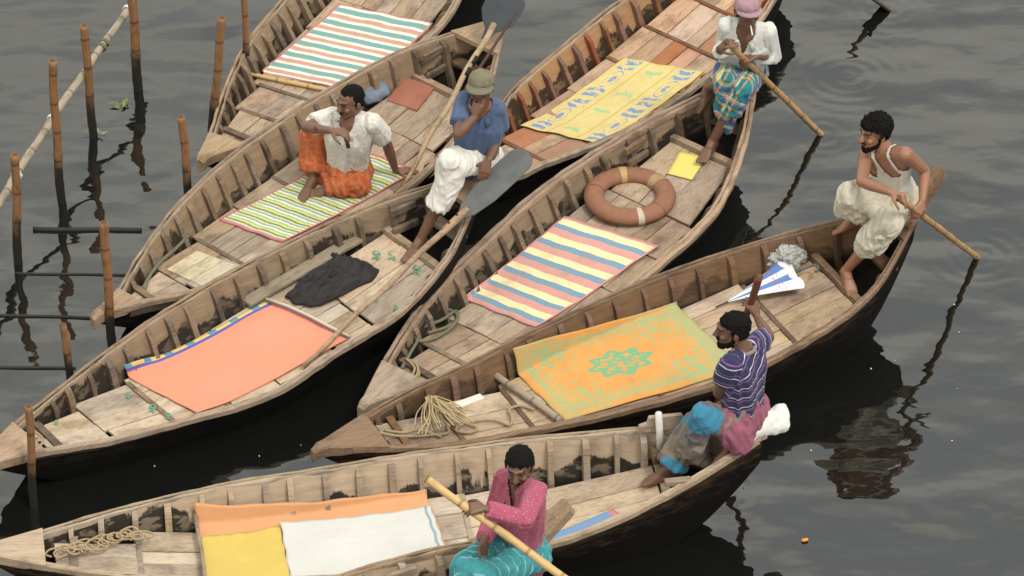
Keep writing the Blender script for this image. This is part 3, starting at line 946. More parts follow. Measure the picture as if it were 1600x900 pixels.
MAT5 = stripes('pink yellow blue stripes', bands([(.5, PK)] + [(w, c) for _ in range(6) for w, c in ((1.1, YL), (.9, BL5), (1.2, PK))][:-1]+[(.9,PK)]), 1, (.60, .27, .27), (.012, .02))
spread('striped_mat', BT['5'], [(882, 337), (1030, 384), (836, 512), (720, 464)], MAT5, 'pink, yellow and blue broad striped mat below the life ring', 'mat', group='woven mats spread on the decks')

def orange_mat():
    g = G('coral woven mat with purple and yellow edge')
    u, v, _ = g.sep(g.attr('cuv')); co = g.coord()
    col = g.ramp(v, [(0, (.62, .46, .12)), (.045, (.10, .09, .36)), (.085, (.70, .235, .135))], 'CONSTANT')
    n = g.noise(co, 3.0, 5.0, .6); sp = g.noise(co, 150, 1.0)
    col = g.hsv(col, .5, g.math('ADD', .85, g.math('MULTIPLY', n, .2)), g.math('ADD', .80, g.math('MULTIPLY', g.math('ADD', n, sp), .2)))
    dash = g.math('MULTIPLY', g.math('LESS_THAN', v, .045), g.math('LESS_THAN', g.math('FRACT', g.math('MULTIPLY', u, 7.0)), .35))
    col = g.mix(dash, col, (.10, .26, .34))
    col = g.mix(g.math('MULTIPLY', g.smooth(g.noise(co, 40, 3.0), .68, .74), .5), col, (.7, .5, .35))
    g.bump(sp, .3, .003)
    return g.done(col, .85, .2)
spread('orange_mat', BT['3'], [(184, 580), (424, 466), (546, 530), (308, 648)], orange_mat(), 'plain coral orange mat with a purple and yellow edge', 'mat', nu=60, nv=40, wave=.020, edge=.003, seed=3, climb=1.0, group='woven mats spread on the decks')
def edge_roll():
    g = G('rolled mat edge')
    _, v, _ = g.sep(g.attr('cuv'))
    u, _, _ = g.sep(g.attr('cuv'))
    return g.done(g.ramp(u, [(0, (.15, .12, .26)), (.12, (.50, .38, .14)), (.24, (.60, .56, .5)), (.36, (.15, .12, .26)), (.5, (.50, .38, .14)), (.62, (.15, .12, .26)), (.75, (.60, .56, .5)), (.88, (.2, .15, .2))], 'CONSTANT'), .85)
m = MB(); B = BT['3']
m.tube([B.on(x, y, .035) for x, y in ((416, 468), (450, 480), (485, 496), (515, 512), (546, 527))], [.014, .016, .015, .017, .014], 10)
o = m.build('mat_roll', edge_roll(), smooth=True, loc=B.on(480, 494)); tag(o, 'rolled purple and yellow edge at the end of the orange mat', 'mat edge')

def sacking():
    """yellow feed sacks opened flat: blue print in the outer columns, green in the middle one, no readable words left"""
    g = G('yellow printed sacking')
    cuv = g.attr('cuv'); u, v, _ = g.sep(cuv); co = g.coord()
    n = g.noise(co, 9.0, 4.0, .6)
    col = g.mix(n, (.50, .39, .14), (.66, .55, .26))
    jit = g.math('MULTIPLY', g.math('SUBTRACT', g.noise(co, 26.0, 2.0), .5), .10)
    cu = g.math('MULTIPLY', u, 3.0); fu = g.math('SUBTRACT', g.math('FRACT', cu), .5)
    mid = g.math('COMPARE', g.math('FLOOR', cu), 1.0, .1)
    rv = g.math('FRACT', g.math('MULTIPLY', v, 2.0)); fv = g.math('SUBTRACT', rv, .5)
    fuj = g.math('ADD', fu, jit)
    # curved bars, ring and dot of the print
    arc = g.math('ADD', g.math('ABSOLUTE', fv), g.math('MULTIPLY', g.math('MULTIPLY', fuj, fuj), -.35))
    inx = g.math('LESS_THAN', g.math('ABSOLUTE', fuj), .30)
    bar1 = g.math('MULTIPLY', g.math('COMPARE', arc, .27, .035), inx)
    bar2 = g.math('MULTIPLY', g.math('COMPARE', arc, .40, .045), g.math('LESS_THAN', g.math('ABSOLUTE', fuj), .27))
    rr = g.math('SQRT', g.math('ADD', g.math('POWER', fuj, 2.0), g.math('POWER', g.math('MULTIPLY', fv, 1.0), 2.0)))
    dot = g.math('LESS_THAN', rr, .085)
    ringm = g.math('COMPARE', rr, .20, .012)
    brk = g.smooth(g.noise(co, 30, 3.0), .40, .46)
    blue = g.math('MULTIPLY', g.math('MAXIMUM', g.math('MAXIMUM', bar1, bar2), g.math('MAXIMUM', dot, ringm)), brk)
    green = g.math('MULTIPLY', g.math('MAXIMUM', bar1, g.math('COMPARE', rr, .22, .010)), brk)
    col = g.mix(g.math('MULTIPLY', g.math('MULTIPLY', blue, g.math('SUBTRACT', 1.0, mid)), .9), col, (.13, .24, .46))
    col = g.mix(g.math('MULTIPLY', g.math('MULTIPLY', green, mid), .8), col, (.22, .46, .24))
    col = g.mix(g.math('MULTIPLY', g.smooth(g.noise(co, 5, 4.0), .5, .72), .5), col, (.42, .36, .17))
    seam = g.math('GREATER_THAN', g.math('ABSOLUTE', fu), .482)
    col = g.mix(seam, col, (.42, .30, .05))
    g.bump(g.noise(co, 90, 2.0), .5, .004)
    return g.done(col, .85, .2)
spread('printed_sacking', BT['4'], [(975, 90), (1100, 112), (942, 226), (812, 196)], sacking(), 'yellow sacking printed with faded blue and green marks on the reddish boat', 'sacking', nu=60, nv=50, wave=.010, edge=.014, seed=5)

def carpet():
    g = G('orange carpet with green floral pattern')
    cuv = g.attr('cuv'); u, v, _ = g.sep(cuv); co = g.coord()
    OR, GR = (.68, .33, .085), (.24, .40, .21)
    n = g.noise(co, 7.0, 4.0, .6)
    col = g.mix(n, (.51, .245, .066), (.68, .345, .11))
    uu = g.math('SUBTRACT', u, .5); vv = g.math('MULTIPLY', g.math('SUBTRACT', v, .5), .62)
    ax_, ay_ = g.math('ABSOLUTE', uu), g.math('ABSOLUTE', vv)
    f1 = g.noise(co, 55.0, 2.0, .5); f2 = g.noise(co, 24.0, 3.0, .6)
    spk = g.smooth(f1, .46, .54)
    eu = g.math('SUBTRACT', .5, ax_); ev = g.math('SUBTRACT', .31, ay_); e = g.math('MINIMUM', eu, ev)
    band = g.math('MULTIPLY', g.math('COMPARE', e, .066, .022), g.math('MAXIMUM', .45, spk))
    band2 = g.math('MULTIPLY', g.math('COMPARE', e, .115, .012), spk)
    end = g.math('LESS_THAN', g.math('SUBTRACT', .5, uu), .055)
    # central medallion with lobed outline
    ang = g.math('ARCTAN2', vv, g.math('MULTIPLY', uu, .62))
    rad = g.math('SQRT', g.math('ADD', g.math('POWER', g.math('MULTIPLY', uu, .62), 2.0), g.math('POWER', vv, 2.0)))
    lob = g.math('ADD', .095, g.math('MULTIPLY', g.math('COSINE', g.math('MULTIPLY', ang, 8.0)), .014))
    d = g.math('SUBTRACT', rad, lob)
    med = g.math('MAXIMUM', g.math('COMPARE', d, -.008, .012), g.math('MULTIPLY', g.math('LESS_THAN', d, -.015), g.smooth(f2, .44, .52)))
    # corner sprays: four mirrored patches of blossoms
    sx, sy = g.math('SUBTRACT', ax_, .29), g.math('SUBTRACT', ay_, .165)
    sr = g.math('SQRT', g.math('ADD', g.math('POWER', sx, 2.0), g.math('POWER', sy, 2.0)))
    spray = g.math('MULTIPLY', g.math('LESS_THAN', sr, .085), g.smooth(f2, .50, .55))
    curl_ = g.math('MULTIPLY', g.math('COMPARE', sr, .12, .006), spk)
    corner = g.math('MULTIPLY', g.smooth(g.math('ADD', g.math('MULTIPLY', ax_, 1.0), g.math('MULTIPLY', ay_, 1.4)), .62, .66), g.math('MULTIPLY', spk, .8))
    k = g.math('MAXIMUM', g.math('MAXIMUM', band, band2), g.math('MAXIMUM', g.math('MAXIMUM', med, spray), g.math('MAXIMUM', g.math('MAXIMUM', curl_, corner), g.math('MULTIPLY', end, .75))))
    col = g.mix(g.math('MULTIPLY', k, .85), col, GR)
    col = g.mix(g.math('MULTIPLY', med, .9), col, (.17, .36, .20))
    col = g.mix(g.math('MULTIPLY', g.smooth(g.noise(co, 4, 5.0, .65), .58, .72), .35), col, (.36, .22, .12))
    sp = g.noise(co, 170, 1.0)
    col = g.hsv(col, .5, 1.0, g.math('ADD', .86, g.math('MULTIPLY', sp, .28)))
    g.bump(g.math('ADD', f1, sp), .4, .003)
    return g.done(col, .85, .2)
spread('floral_carpet', BT['6'], [(779, 556), (1054, 474), (1160, 574), (883, 658)], carpet(), 'orange carpet with a green medallion and floral border', 'carpet', nu=60, nv=40, wave=.014, edge=.006, seed=2, climb=.8)
m = MB(); B = BT['6']
bamboo(m, B.on(757, 573, .04), B.on(876, 657, .04), .023, .023, seg=.4)
o = m.build('bamboo_roller', BAM_PALE, smooth=True, loc=B.on(815, 615)); tag(o, 'pale bamboo pole along the bow end of the orange carpet', 'bamboo pole')
m = MB(); B = BT['1']
bamboo(m, B.on(386, 114, .03), B.on(530, 146, .03), .015, .015, seg=.3)
o = m.build('bamboo_batten', BAM_GOLD, smooth=True, loc=B.on(450, 128)); tag(o, 'thin golden bamboo stick beside the teal striped mat', 'bamboo stick')
m = MB(); B = BT['2']
bamboo(m, B.on(640, 296, .05), B.on(705, 246, .05), .020, .018, seg=.3)
o = m.build('bamboo_stick', BAM_GOLD, smooth=True, loc=B.on(668, 275)); tag(o, 'short bamboo stick along the gunwale beside the seated man\'s hand', 'bamboo stick')

def sheet_mat(name, c, var=.12, crease=.35, mark=None):
    g = G(name); co = g.coord()
    n = g.noise(co, 4.0, 5.0, .62); f = g.noise(co, 120, 1.0)
    cr = g.noise(g.scaled(co, (2.0, 9.0, 1)), 2.0, 3.0)
    col = g.mix(n, tuple(x * (1 - var) for x in c), tuple(min(.92, x * (1 + var)) for x in c))
    col = g.hsv(col, .5, 1, g.math('ADD', .92, g.math('MULTIPLY', f, .16)))
    if mark:
        u, v, _ = g.sep(g.attr('cuv'))
        col = g.mix(g.math('MULTIPLY', g.math('GREATER_THAN', u, .955), g.math('LESS_THAN', u, .975)), col, mark)
    g.bump(g.math('ADD', g.math('MULTIPLY', cr, 1.5), n), crease, .012)
    return g.done(col, .7, .3)
B = BT['7']
OR_S = sheet_mat('orange tarpaulin', (.60, .31, .15))
spread('orange_sheet', B, [(303, 792), (664, 766), (700, 870), (325, 925)], OR_S, 'thin orange sheet under the yellow and white ones on the pale boat', 'sheet', lift=.020, nu=60, wave=.022, seed=1, curl=.01)
spread('yellow_sheet', B, [(314, 840), (437, 821), (458, 925), (318, 935)], sheet_mat('yellow tarpaulin', (.55, .41, .10)), 'yellow sheet laid over the orange one at its left end', 'sheet', lift=.046, nu=36, wave=.014, seed=6, curl=.006)
spread('white_sheet', B, [(438, 817), (672, 793), (700, 868), (458, 928)], sheet_mat('white plastic sheet', (.55, .545, .51), .12, .3, (.25, .33, .38)), 'large white sheet on the deck of the pale boat', 'sheet', lift=.054, nu=50, wave=.018, seed=8, curl=.004)
m = MB()
m.tube([B.on(x, y, .075) for x, y in ((304, 800), (309, 830), (315, 860), (320, 900), (324, 930))], .012, 8)
o = m.build('holding_stick', W_RIB_PALE, smooth=True, loc=B.on(312, 860)); tag(o, 'thin wooden stick weighing down the left edge of the yellow sheet', 'stick')
spread('blue_cloth', B, [(858, 836), (958, 797), (975, 808), (864, 853)], stripes('blue cloth with pink end', [(0, (.17, .30, .50)), (.90, (.55, .22, .22))], 0, None, fade=.3), 'narrow faded blue cloth along the near gunwale of the pale boat', 'cloth', lift=.024, nu=20, nv=8, wave=.02)

B = BT['5']
spread('yellow_paper', B, [(1062, 236), (1104, 245), (1081, 281), (1042, 271)], plain('bright yellow card', (.68, .57, .15), .6, .05, 3), 'bright yellow sheet of card near the stern of the life ring boat', 'card', lift=.018, thick=.003, nu=8, nv=8, wave=.002, edge=0)

# board laid across the orange mat boat, pale and red painted boards: pieces of their boats
def flat_board(B, px, mat, name='deck_board', lift=.022, thick=.02):
    q = [B.st(*p, lift) for p in px]
    m = MB()
    top = [(s * B.L, t, B.zd(float(s)) + lift) for s, t in q]; bot = [(x, y, z - thick) for x, y, z in top]
    m.hexa((bot + top)) if True else None
    return m.build(name, mat, B.root, bevel=.003)
def quadsplit(B, c, n, mat, **k):
    c = [np.array(p, float) for p in c]
    for i in range(n):
        a, b = i / n + .006, (i + 1) / n - .006
        L0 = lambda t: c[0] + (c[1] - c[0]) * t; L1 = lambda t: c[3] + (c[2] - c[3]) * t
        flat_board(B, [L0(a), L0(b), L1(b), L1(a)], mat, **k)
W_CREAM = wood('cream boards', (.52, .42, .26), (.72, .62, .43), .15)
W_REDP = plain('faded red painted board', (.30, .115, .075), .8, .3, 8, .004)
W_GREYB = wood('grey loose board', (.20, .16, .11), (.36, .29, .20), .1)
W_WHITE = plain('white painted board', (.68, .64, .56), .7, .2, 9, .003)
quadsplit(BT['2'], [(307, 391), (372, 415), (316, 446), (260, 420)], 3, W_CREAM, lift=.016)
quadsplit(BT['2'], [(632, 119), (680, 135), (652, 172), (604, 156)], 1, W_REDP, lift=.014)
quadsplit(BT['6'], [(708, 629), (750, 614), (758, 621), (716, 637)], 1, W_WHITE, lift=.014)
quadsplit(BT['3'], [(376, 466), (555, 362), (568, 374), (390, 477)], 1, W_GREYB, lift=.045, thick=.024)

# painted green letters on the bleached boards
GREEN = plain('faded green paint', (.12, .27, .17), .9, .4, 40)
def glyph(B, px, py, size, strokes, rot=0.0):
    s0, t0 = B.st(px, py, .010)
    ca, sa = math.cos(rot), math.sin(rot)
    mm = MB()
    for st in strokes:
        pts = []
        for (x, y) in st:
            X, Y = (x * ca - y * sa) * size, (x * sa + y * ca) * size
            pts.append(np.array([s0 * B.L + X, t0 + Y, B.zd(float(s0)) + .0125]))
        mm.tube(pts, size * .13, 6, flat=.05)
    mm.build('painted_letter', GREEN, B.root)
LOOP = [[(.0, -.9), (.05, -.2), (-.25, .2), (-.15, .65), (.2, .75), (.45, .45), (.4, .05), (.1, -.15), (-.3, -.25)]]
LOOP = [[(.05, -.95), (.12, -.4), (.32, -.05), (.42, .3), (.25, .62), (-.08, .66), (-.28, .42), (-.22, .12), (.02, .02), (.2, .2)], [(.12, -.35), (-.2, -.42), (-.5, -.62)]]
for (px, py, sz) in ((588, 398, .060), (613, 399, .062), (651, 421, .06), (586, 466, .045), (618, 480, .035), (200, 617, .04), (238, 638, .05), (262, 650, .04), (178, 598, .03), (88, 660, .03)):
    glyph(BT['3'], px, py, sz, LOOP, rot=-.55)

# ------------------------------------------------------------------ life ring
B = BT['5']; c = B.on(984, 306, .045)
root = empty('life_ring', c); tag(root, 'faded orange brown life ring with taped bands on the deck', 'life ring')
def torus(R, r, h, a0=0.0, a1=2 * math.pi, n=56, k=16, grow=0.0):
    m = MB(); closed = abs(a1 - a0 - 2 * math.pi) < 1e-6
    vs, fs = [], []
    N_ = n if closed else n + 1
    for i in range(N_):
        a = a0 + (a1 - a0) * i / n
        for j in range(k):
            b = 2 * math.pi * j / k
            q = R + (r + grow) * math.cos(b)
            vs.append((q * math.cos(a), q * math.sin(a), (h + grow) * math.sin(b)))
    for i in range(n):
        for j in range(k):
            i2 = (i + 1) % N_; j2 = (j + 1) % k
            fs.append((i * k + j, i2 * k + j, i2 * k + j2, i * k + j2))
    m.add(vs, fs); return m
RING = plain('weathered orange canvas ring', (.25, .118, .070), .75, .3, 22, .006)
RG, rg = .240, .068
torus(RG, rg, .050).build('ring_body', RING, root, smooth=True)
for (a, w, mt) in ((100, 6, (.42, .29, .13)), (38, 9, (.33, .22, .12)), (-76, 4, (.48, .40, .32))):
    torus(RG, rg, .050, math.radians(a - w), math.radians(a + w), 6, 16, .0025).build('tape', plain('tape %d' % a, mt, .6, .25, 30), root, smooth=True)
for a in (-40, 165):
    torus(RG, rg, .050, math.radians(a - 1.2), math.radians(a + 1.2), 2, 16, .004).build('cord_band', RING, root, smooth=True)

# ------------------------------------------------------------------ cloths and bundles
def draped(name, B, pts, top, mat, label, cat, seed=0, h=.03):
    """crumpled cloth with an uneven outline given in picture points"""
    ctr = np.mean(np.array(pts, float), axis=0)
    m = MB(); nr, na = 26, 110
    P_ = np.array([B.st(*p, .02) for p in pts]); C0 = np.array(B.st(*ctr, .02))
    acc = np.r_[0, np.cumsum(np.linalg.norm(np.diff(np.r_[P_, P_[:1]], axis=0), axis=1))]; acc = acc / acc[-1]
    PP = np.r_[P_, P_[:1]]
    vs, uv, fs = [], [], []
    for j in range(na):
        t = j / na
        e = np.array([np.interp(t, acc, PP[:, 0]), np.interp(t, acc, PP[:, 1])])
        for i in range(nr + 1):
            r = i / nr
            jj = 1 + .03 * math.sin(j * .55 + seed) * r
            q = C0 + (e - C0) * r * jj
            x, y = q[0] * B.L, q[1]
            n1 = vn1(x * 11 + y * 6 + seed, y * 24 - x * 7, 3.3); n2 = 1 - 2 * abs(vn1(x * 24 + y * 20, y * 44 + seed, 7.7))
            z = B.zd(float(np.clip(q[0], .05, .99))) + .016 + h * (0.25 + .5 * (1 - abs(n1) * 1.6) + .22 * n2) * (1 - r ** 6) 
            vs.append((x, y, z)); uv.append((r, t, 0))
    n1_ = nr + 1
    for j in range(na):
        for i in range(nr):
            j2 = (j + 1) % na
            fs.append((j * n1_ + i, j * n1_ + i + 1, j2 * n1_ + i + 1, j2 * n1_ + i))
    m.add(vs, fs, 0, uv)
    o = m.build(name, mat, smooth=True); o.location = (B.b[0], B.b[1], 0); o.rotation_euler = (0, 0, B.rz)
    md = o.modifiers.new('thick', 'SOLIDIFY'); md.thickness = .008; md.offset = -1
    tag(o, label, cat); return o
draped('black_cloth', BT['3'], [(446, 464), (470, 440), (505, 415), (518, 402), (524, 394), (530, 404), (552, 404), (592, 422), (580, 440), (560, 448), (530, 462), (500, 478), (465, 476)], None, sheet_mat('charcoal black cloth', (.022, .019, .018), .4, .7), 'crumpled black cloth lying on the bleached boards', 'cloth', 3, .085)
B = BT['2']
q = B.on(580, 156, .0)
co, f = lump([[(q + V(-.07, -.01, .05), .045), (q + V(.07, .06, .06), .04)], [(q + V(-.02, -.03, .035), .05), (q + V(.09, .02, .05), .035)]], .008, .012, 16)
o = soft('blue_cloth', co, f, sheet_mat('slate blue cloth', (.15, .19, .24), .2, .5), loc=q); o.location = q
tag(o, 'bundled slate blue cloth tucked against the far wall behind the seated man', 'cloth')
B = BT['6']; q = B.on(1228, 418, .0)
co, f = lump([[(q + V(-.07, 0, .055), .05), (q + V(.06, .03, .07), .06)], [(q + V(0, .0, .10), .06), (q + V(.03, -.01, .05), .06)]], .005, .024, 34)
gm = plain('crinkled silver grey plastic', (.36, .355, .335), .35, .6, 45, .02, .6)
o = soft('plastic_bundle', co, f, gm, loc=q); o.location = q
tag(o, 'crinkled silvery plastic bundle beside the folded umbrella', 'bundle')
B = BT['7']
zs = B.zg(1.0)
S_ = lambda px, py, dz: at(px, py, zs + dz)
balls = [[(S_(1152, 695, -.02), .03), (S_(1165, 668, .02), .05), (S_(1190, 662, .02), .07)], [(S_(1180, 668, .03), .06), (S_(1218, 645, .03), .05), (S_(1222, 664, .01), .045)], [(S_(1150, 688, .0), .035), (S_(1200, 655, .06), .06)], [(S_(1224, 636, .05), .02), (S_(1222, 668, .0), .02), (S_(1200, 660, .02), .05)]]
co, f = lump(balls, .009, .012, 13, 4)
q = S_(1190, 668, -.02)
root = empty('white_sack', q); tag(root, 'white woven sack lashed over the stern behind the man in the striped shirt', 'sack')
soft('sack_cloth', co, f, sheet_mat('white woven plastic', (.66, .65, .60), .12, .5), root, q)
m = MB(); m.tube([S_(1172, 697, -.09) - q, S_(1171, 680, .02) - q, S_(1174, 655, .115) - q, S_(1180, 640, .10) - q], .007, 6)
m.build('binding_cord', plain('jute cord', (.33, .27, .18), .9, .3, 50), root, smooth=True)

# folded umbrella
B = BT['6']
pt, ph = B.on(1118, 480, .05), B.on(1246, 424, .09)
root = empty('umbrella', pt); tag(root, 'folded white and blue umbrella with a hooked handle lying on the deck', 'umbrella')
ax = nrm(ph - pt); sdv = nrm(np.cross(ax, (0, 0, 1))); upv = np.cross(sdv, ax); LL = np.linalg.norm(ph - pt)
m = MB(); vs, uv, fs = [], [], []; nr, na = 16, 32
for i in range(nr + 1):
    t = i / nr
    for j in range(na):
        a = 2 * math.pi * j / na
        fold = 1 + .28 * math.sin(a * 4 + t * 2.0)
        rx = (.006 + .125 * t ** 1.15) * fold; rz = (.006 + .030 * t) * fold
        dd = .15 + .80 * t + (.03 * math.sin(a * 4) * t)
        p = ax * LL * dd + sdv * rx * math.cos(a) + upv * rz * math.sin(a)
        vs.append(p); uv.append((j / na, t, 0))
fs = [(i * na + j, i * na + (j + 1) % na, (i + 1) * na + (j + 1) % na, (i + 1) * na + j) for i in range(nr) for j in range(na)]
fs.append(tuple(nr * na + j for j in range(na)))
m.add(vs, fs, 0, uv)
g = G('white and blue umbrella panels'); u, v, _ = g.sep(g.attr('cuv'))
pan = g.math('LESS_THAN', g.math('FRACT', g.math('ADD', g.math('MULTIPLY', u, 4.0), .55)), .42)
col = g.mix(g.math('MULTIPLY', pan, g.math('LESS_THAN', v, .93)), (.72, .72, .73), (.10, .19, .45))
txt = g.math('MULTIPLY', g.math('COMPARE', v, .72, .05), g.math('GREATER_THAN', g.noise(g.coord(), 70, 2.0), .57))
col = g.mix(g.math('MULTIPLY', txt, .8), col, (.40, .10, .14))
UMB = g.done(col, .55, .4)
m.build('canopy', UMB, root, smooth=True)
m = MB(); m.tube([V(0, 0, 0), ax * LL * .18], [.005, .007], 8); m.build('ferrule', plain('dark metal', (.05, .05, .05), .4), root, smooth=True)
m = MB()
hk = [ax * LL * .93]
for k_ in range(12):
    a = math.pi * k_ / 11
    hk.append(ax * (LL * 1.16 + .035 * math.sin(a)) + (-sdv) * (.035 * (1 - math.cos(a))) * -1 + upv * .0)
hk.insert(1, ax * LL * 1.10)
m.tube(hk, .0095, 8); m.build('hooked_handle', plain('grey plastic handle', (.10, .10, .095), .45), root, smooth=True)

# ------------------------------------------------------------------ ropes
JUTE = plain('tan jute rope', (.33, .25, .15), .95, .35, 90, .003)
def rope(name, B, pts, r, mat, label, cat='rope', lift=.02, closed=False, wob=0.0, seed=0, sub=5):
    rr = random.Random(seed)
    W_ = [B.on(x, y, lift + wob * rr.random()) for x, y in pts]
    out = []
    n = len(W_)
    for i in range(n - 1):
        p0, p1, p2, p3 = W_[max(i - 1, 0)], W_[i], W_[i + 1], W_[min(i + 2, n - 1)]
        for k in range(sub):
            t = k / sub
            out.append(0.5 * ((2 * p1) + (-p0 + p2) * t + (2 * p0 - 5 * p1 + 4 * p2 - p3) * t * t + (-p0 + 3 * p1 - 3 * p2 + p3) * t ** 3))
    out.append(W_[-1])
    m = MB(); m.tube(out, r, 7)
    return m, out
def rope_thing(name, B, lists, r, mat, label, lift=.02, wob=.0):
    c = B.on(*lists[0][0])
    root = empty(name, c); tag(root, label, 'rope')
    for i, pts in enumerate(lists):
        m, _ = rope(name, B, pts, r, mat, label, lift=lift + .004 * i, wob=wob, seed=i)
        m.v = [tuple(np.array(p) - c) for p in m.v]
        m.build('strand', mat, root, smooth=True)
rope_thing('green_rope', BT['5'], [[(628, 575), (642, 550), (652, 532), (650, 522), (664, 510), (690, 500), (712, 486), (716, 496), (705, 512), (680, 528), (655, 533), (648, 520), (665, 508), (684, 488), (700, 484), (714, 492), (710, 505), (690, 514), (668, 520)]], .011, ROPE_G, 'coiled grey green rope on the bow deck of the life ring boat')
rope_thing('tan_rope', BT['5'], [[(612, 590), (628, 588), (645, 592), (655, 585), (650, 570), (640, 562)], [(640, 562), (652, 572), (650, 588), (632, 593)], [(634, 560), (648, 575), (640, 592)], [(612, 582), (625, 592), (650, 598)]], .008, JUTE, 'small tan rope wound round the bow crossbar of the life ring boat', wob=.02)
rope_thing('green_rope', BT['2'], [[(226, 452), (232, 435), (245, 415), (262, 400), (280, 383), (296, 366)], [(224, 450), (236, 428), (250, 410), (270, 392)]], .012, ROPE_G, 'grey green rope lying along the inner wall at the green mat boat bow')
rope_thing('tan_rope', BT['3'], [[(28, 690), (40, 680), (56, 676), (68, 688), (60, 697), (42, 697), (30, 688), (36, 680), (60, 684)]], .008, JUTE, 'tan mooring rope looped round the post at the orange mat boat bow', lift=.06)
rr = random.Random(4)
fan = []
for i in range(44):
    a = rr.random()
    x1, y1 = 650 + 90 * a + rr.uniform(-8, 8), 672 - 22 * a + rr.uniform(-10, 10)
    fan.append([(672 + rr.uniform(-8, 8), 622 + rr.uniform(-4, 4)), ((672 + x1) / 2 + rr.uniform(-8, 8), (622 + y1) / 2 + rr.uniform(-5, 5)), (x1, y1)])
rope_thing('frayed_rope_bundle', BT['6'], fan, .0042, plain('straw fibre', (.42, .32, .18), .95, .3, 80), 'frayed straw coloured rope fanned out on the carpet boat bow', lift=.03, wob=.03)
rope_thing('tan_rope', BT['6'], [[(592, 676), (612, 680), (640, 682), (672, 680), (700, 676), (700, 664), (720, 660), (745, 668), (735, 676), (712, 672), (730, 660), (770, 656), (796, 664), (800, 652), (796, 640), (812, 634), (835, 640)], [(600, 672), (630, 676), (655, 672), (690, 682)]], .009, JUTE, 'thick tan rope trailing over the bow boards of the carpet boat', wob=.015)
lst = []
for i in range(12):
    x0, y0, r0, ph = 84 + i * 11.5, 862 - i * 2.6 + rr.uniform(-3, 3), rr.uniform(7, 13), rr.uniform(0, 6)
    lst.append([(x0 + k * 2.2 + r0 * rr.uniform(.8, 1.7) * math.cos(ph + k * 1.1), y0 + r0 * rr.uniform(.3, 1.0) * math.sin(ph + k * 1.1)) for k in range(9)])
rope_thing('tan_net_rope', BT['7'], lst, .0065, JUTE, 'knotted tan rope heaped along the wall at the pale boat bow', lift=.03, wob=.03)

# ------------------------------------------------------------------ oars
BLADE = plain('grey worn oar blade', (.11, .115, .115), .65, .55, 7, .004)
BLADE_D = plain('dark slate oar blade', (.030, .036, .042), .6, .3, 9, .004)
BLACK = plain('black lashing', (.012, .012, .013), .6)
W_OAR = wood('pale oar timber', (.30, .20, .11), (.54, .39, .24), .1, stretch=(3, 3, 3))
def blade_oar(a, b, label, bl, wd, shaft_r, lash, upv, mat, name='oar', bmat=None):
    """long shaft lashed to a broad thin blade; a = grip end, b = blade tip"""
    root = empty(name, a); tag(root, label, 'oar', 'long oars with grey blades')
    d = nrm(b - a); L = np.linalg.norm(b - a)
    m = MB(); k = 14
    m.tube([d * L * (bl + .03) * i / k + np.cross(d, upv) * .008 * math.sin(i * 1.1) for i in range(k + 1)], [shaft_r * (.8 + .35 * i / k) for i in range(k + 1)], 10)
    m.build('shaft', mat, root, smooth=True)
    s = nrm(np.cross(d, upv)); u = np.cross(s, d)
    m = MB(); vs = []
    ts = [bl - .05, bl, bl + .03, bl + (1 - bl) * .35, bl + (1 - bl) * .75, bl + (1 - bl) * .92, bl + (1 - bl) * .985, 1.0]
    ws = [.18, .28, .62, .92, 1.0, .9, .6, .15]
    for t, w_ in zip(ts, ws):
        c_ = d * L * t - u * (shaft_r * .9)
        hw_ = wd / 2 * w_
        vs += [c_ - s * hw_ - u * .004, c_ - u * .012, c_ + s * hw_ - u * .004, c_ + s * hw_ + u * .004, c_ + u * .012, c_ - s * hw_ + u * .004]
    fs = [(i * 6 + j, i * 6 + (j + 1) % 6, (i + 1) * 6 + (j + 1) % 6, (i + 1) * 6 + j) for i in range(len(ts) - 1) for j in range(6)]
    fs += [tuple(reversed(range(6))), tuple((len(ts) - 1) * 6 + j for j in range(6))]
    m.add(vs, fs); m.build('blade', bmat or BLADE, root)
    for (t0, t1, mt) in lash:
        m = MB(); m.tube([d * L * t0 - u * .004, d * L * t1 - u * .004], shaft_r * 1.30, 12); m.build('lashing', mt, root, smooth=True)
B = BT['2']
blade_oar(B.on(629, 291, .05), at(800, -14, .86), 'oar with black lashings lying over the stern of the green mat boat', .80, .27, .019, [(.56, .60, BLACK), (.62, .66, BLACK)], V(.25, -.45, .9), W_OAR, bmat=BLADE_D)
B = BT['3']
blade_oar(B.on(474, 572, .04), at(823, 236, .93), 'oar with a bamboo lashed joint resting beside the man in blue', .70, .20, .019, [(.648, .656, BLACK), (.685, .693, BLACK), (.62, .72, BAM_OAR)], V(-.35, -.5, .8), W_OAR)
a, b = at(722, 148, .50), at(809, 16, .86)
m = MB(); m.tube([(b - a) * t for t in (0, .3, .6, .85, 1)], [.013, .012, .010, .007, .004], 8)
o = m.build('thin_pole', plain('dark red brown pole', (.07, .03, .022), .6, .4, 30), smooth=True); o.location = a; tag(o, 'thin dark pole sticking up over the stern of the green mat boat', 'pole')
a, b = at(1335, -22, .28), at(1387, 14, -.01)
root = empty('oar', a); tag(root, 'wet tip of an oar entering the water at the top edge', 'oar')
m = MB(); m.tube([V(0, 0, 0), (b - a) * .5], [.018, .02], 8); m.build('shaft', BAM_OAR, root, smooth=True)
m = MB(); m.bar((b - a) * .42, (b - a), .11, .02, mat=0); m.build('blade', plain('wet brown blade', (.05, .022, .014), .35), root, bevel=.006)

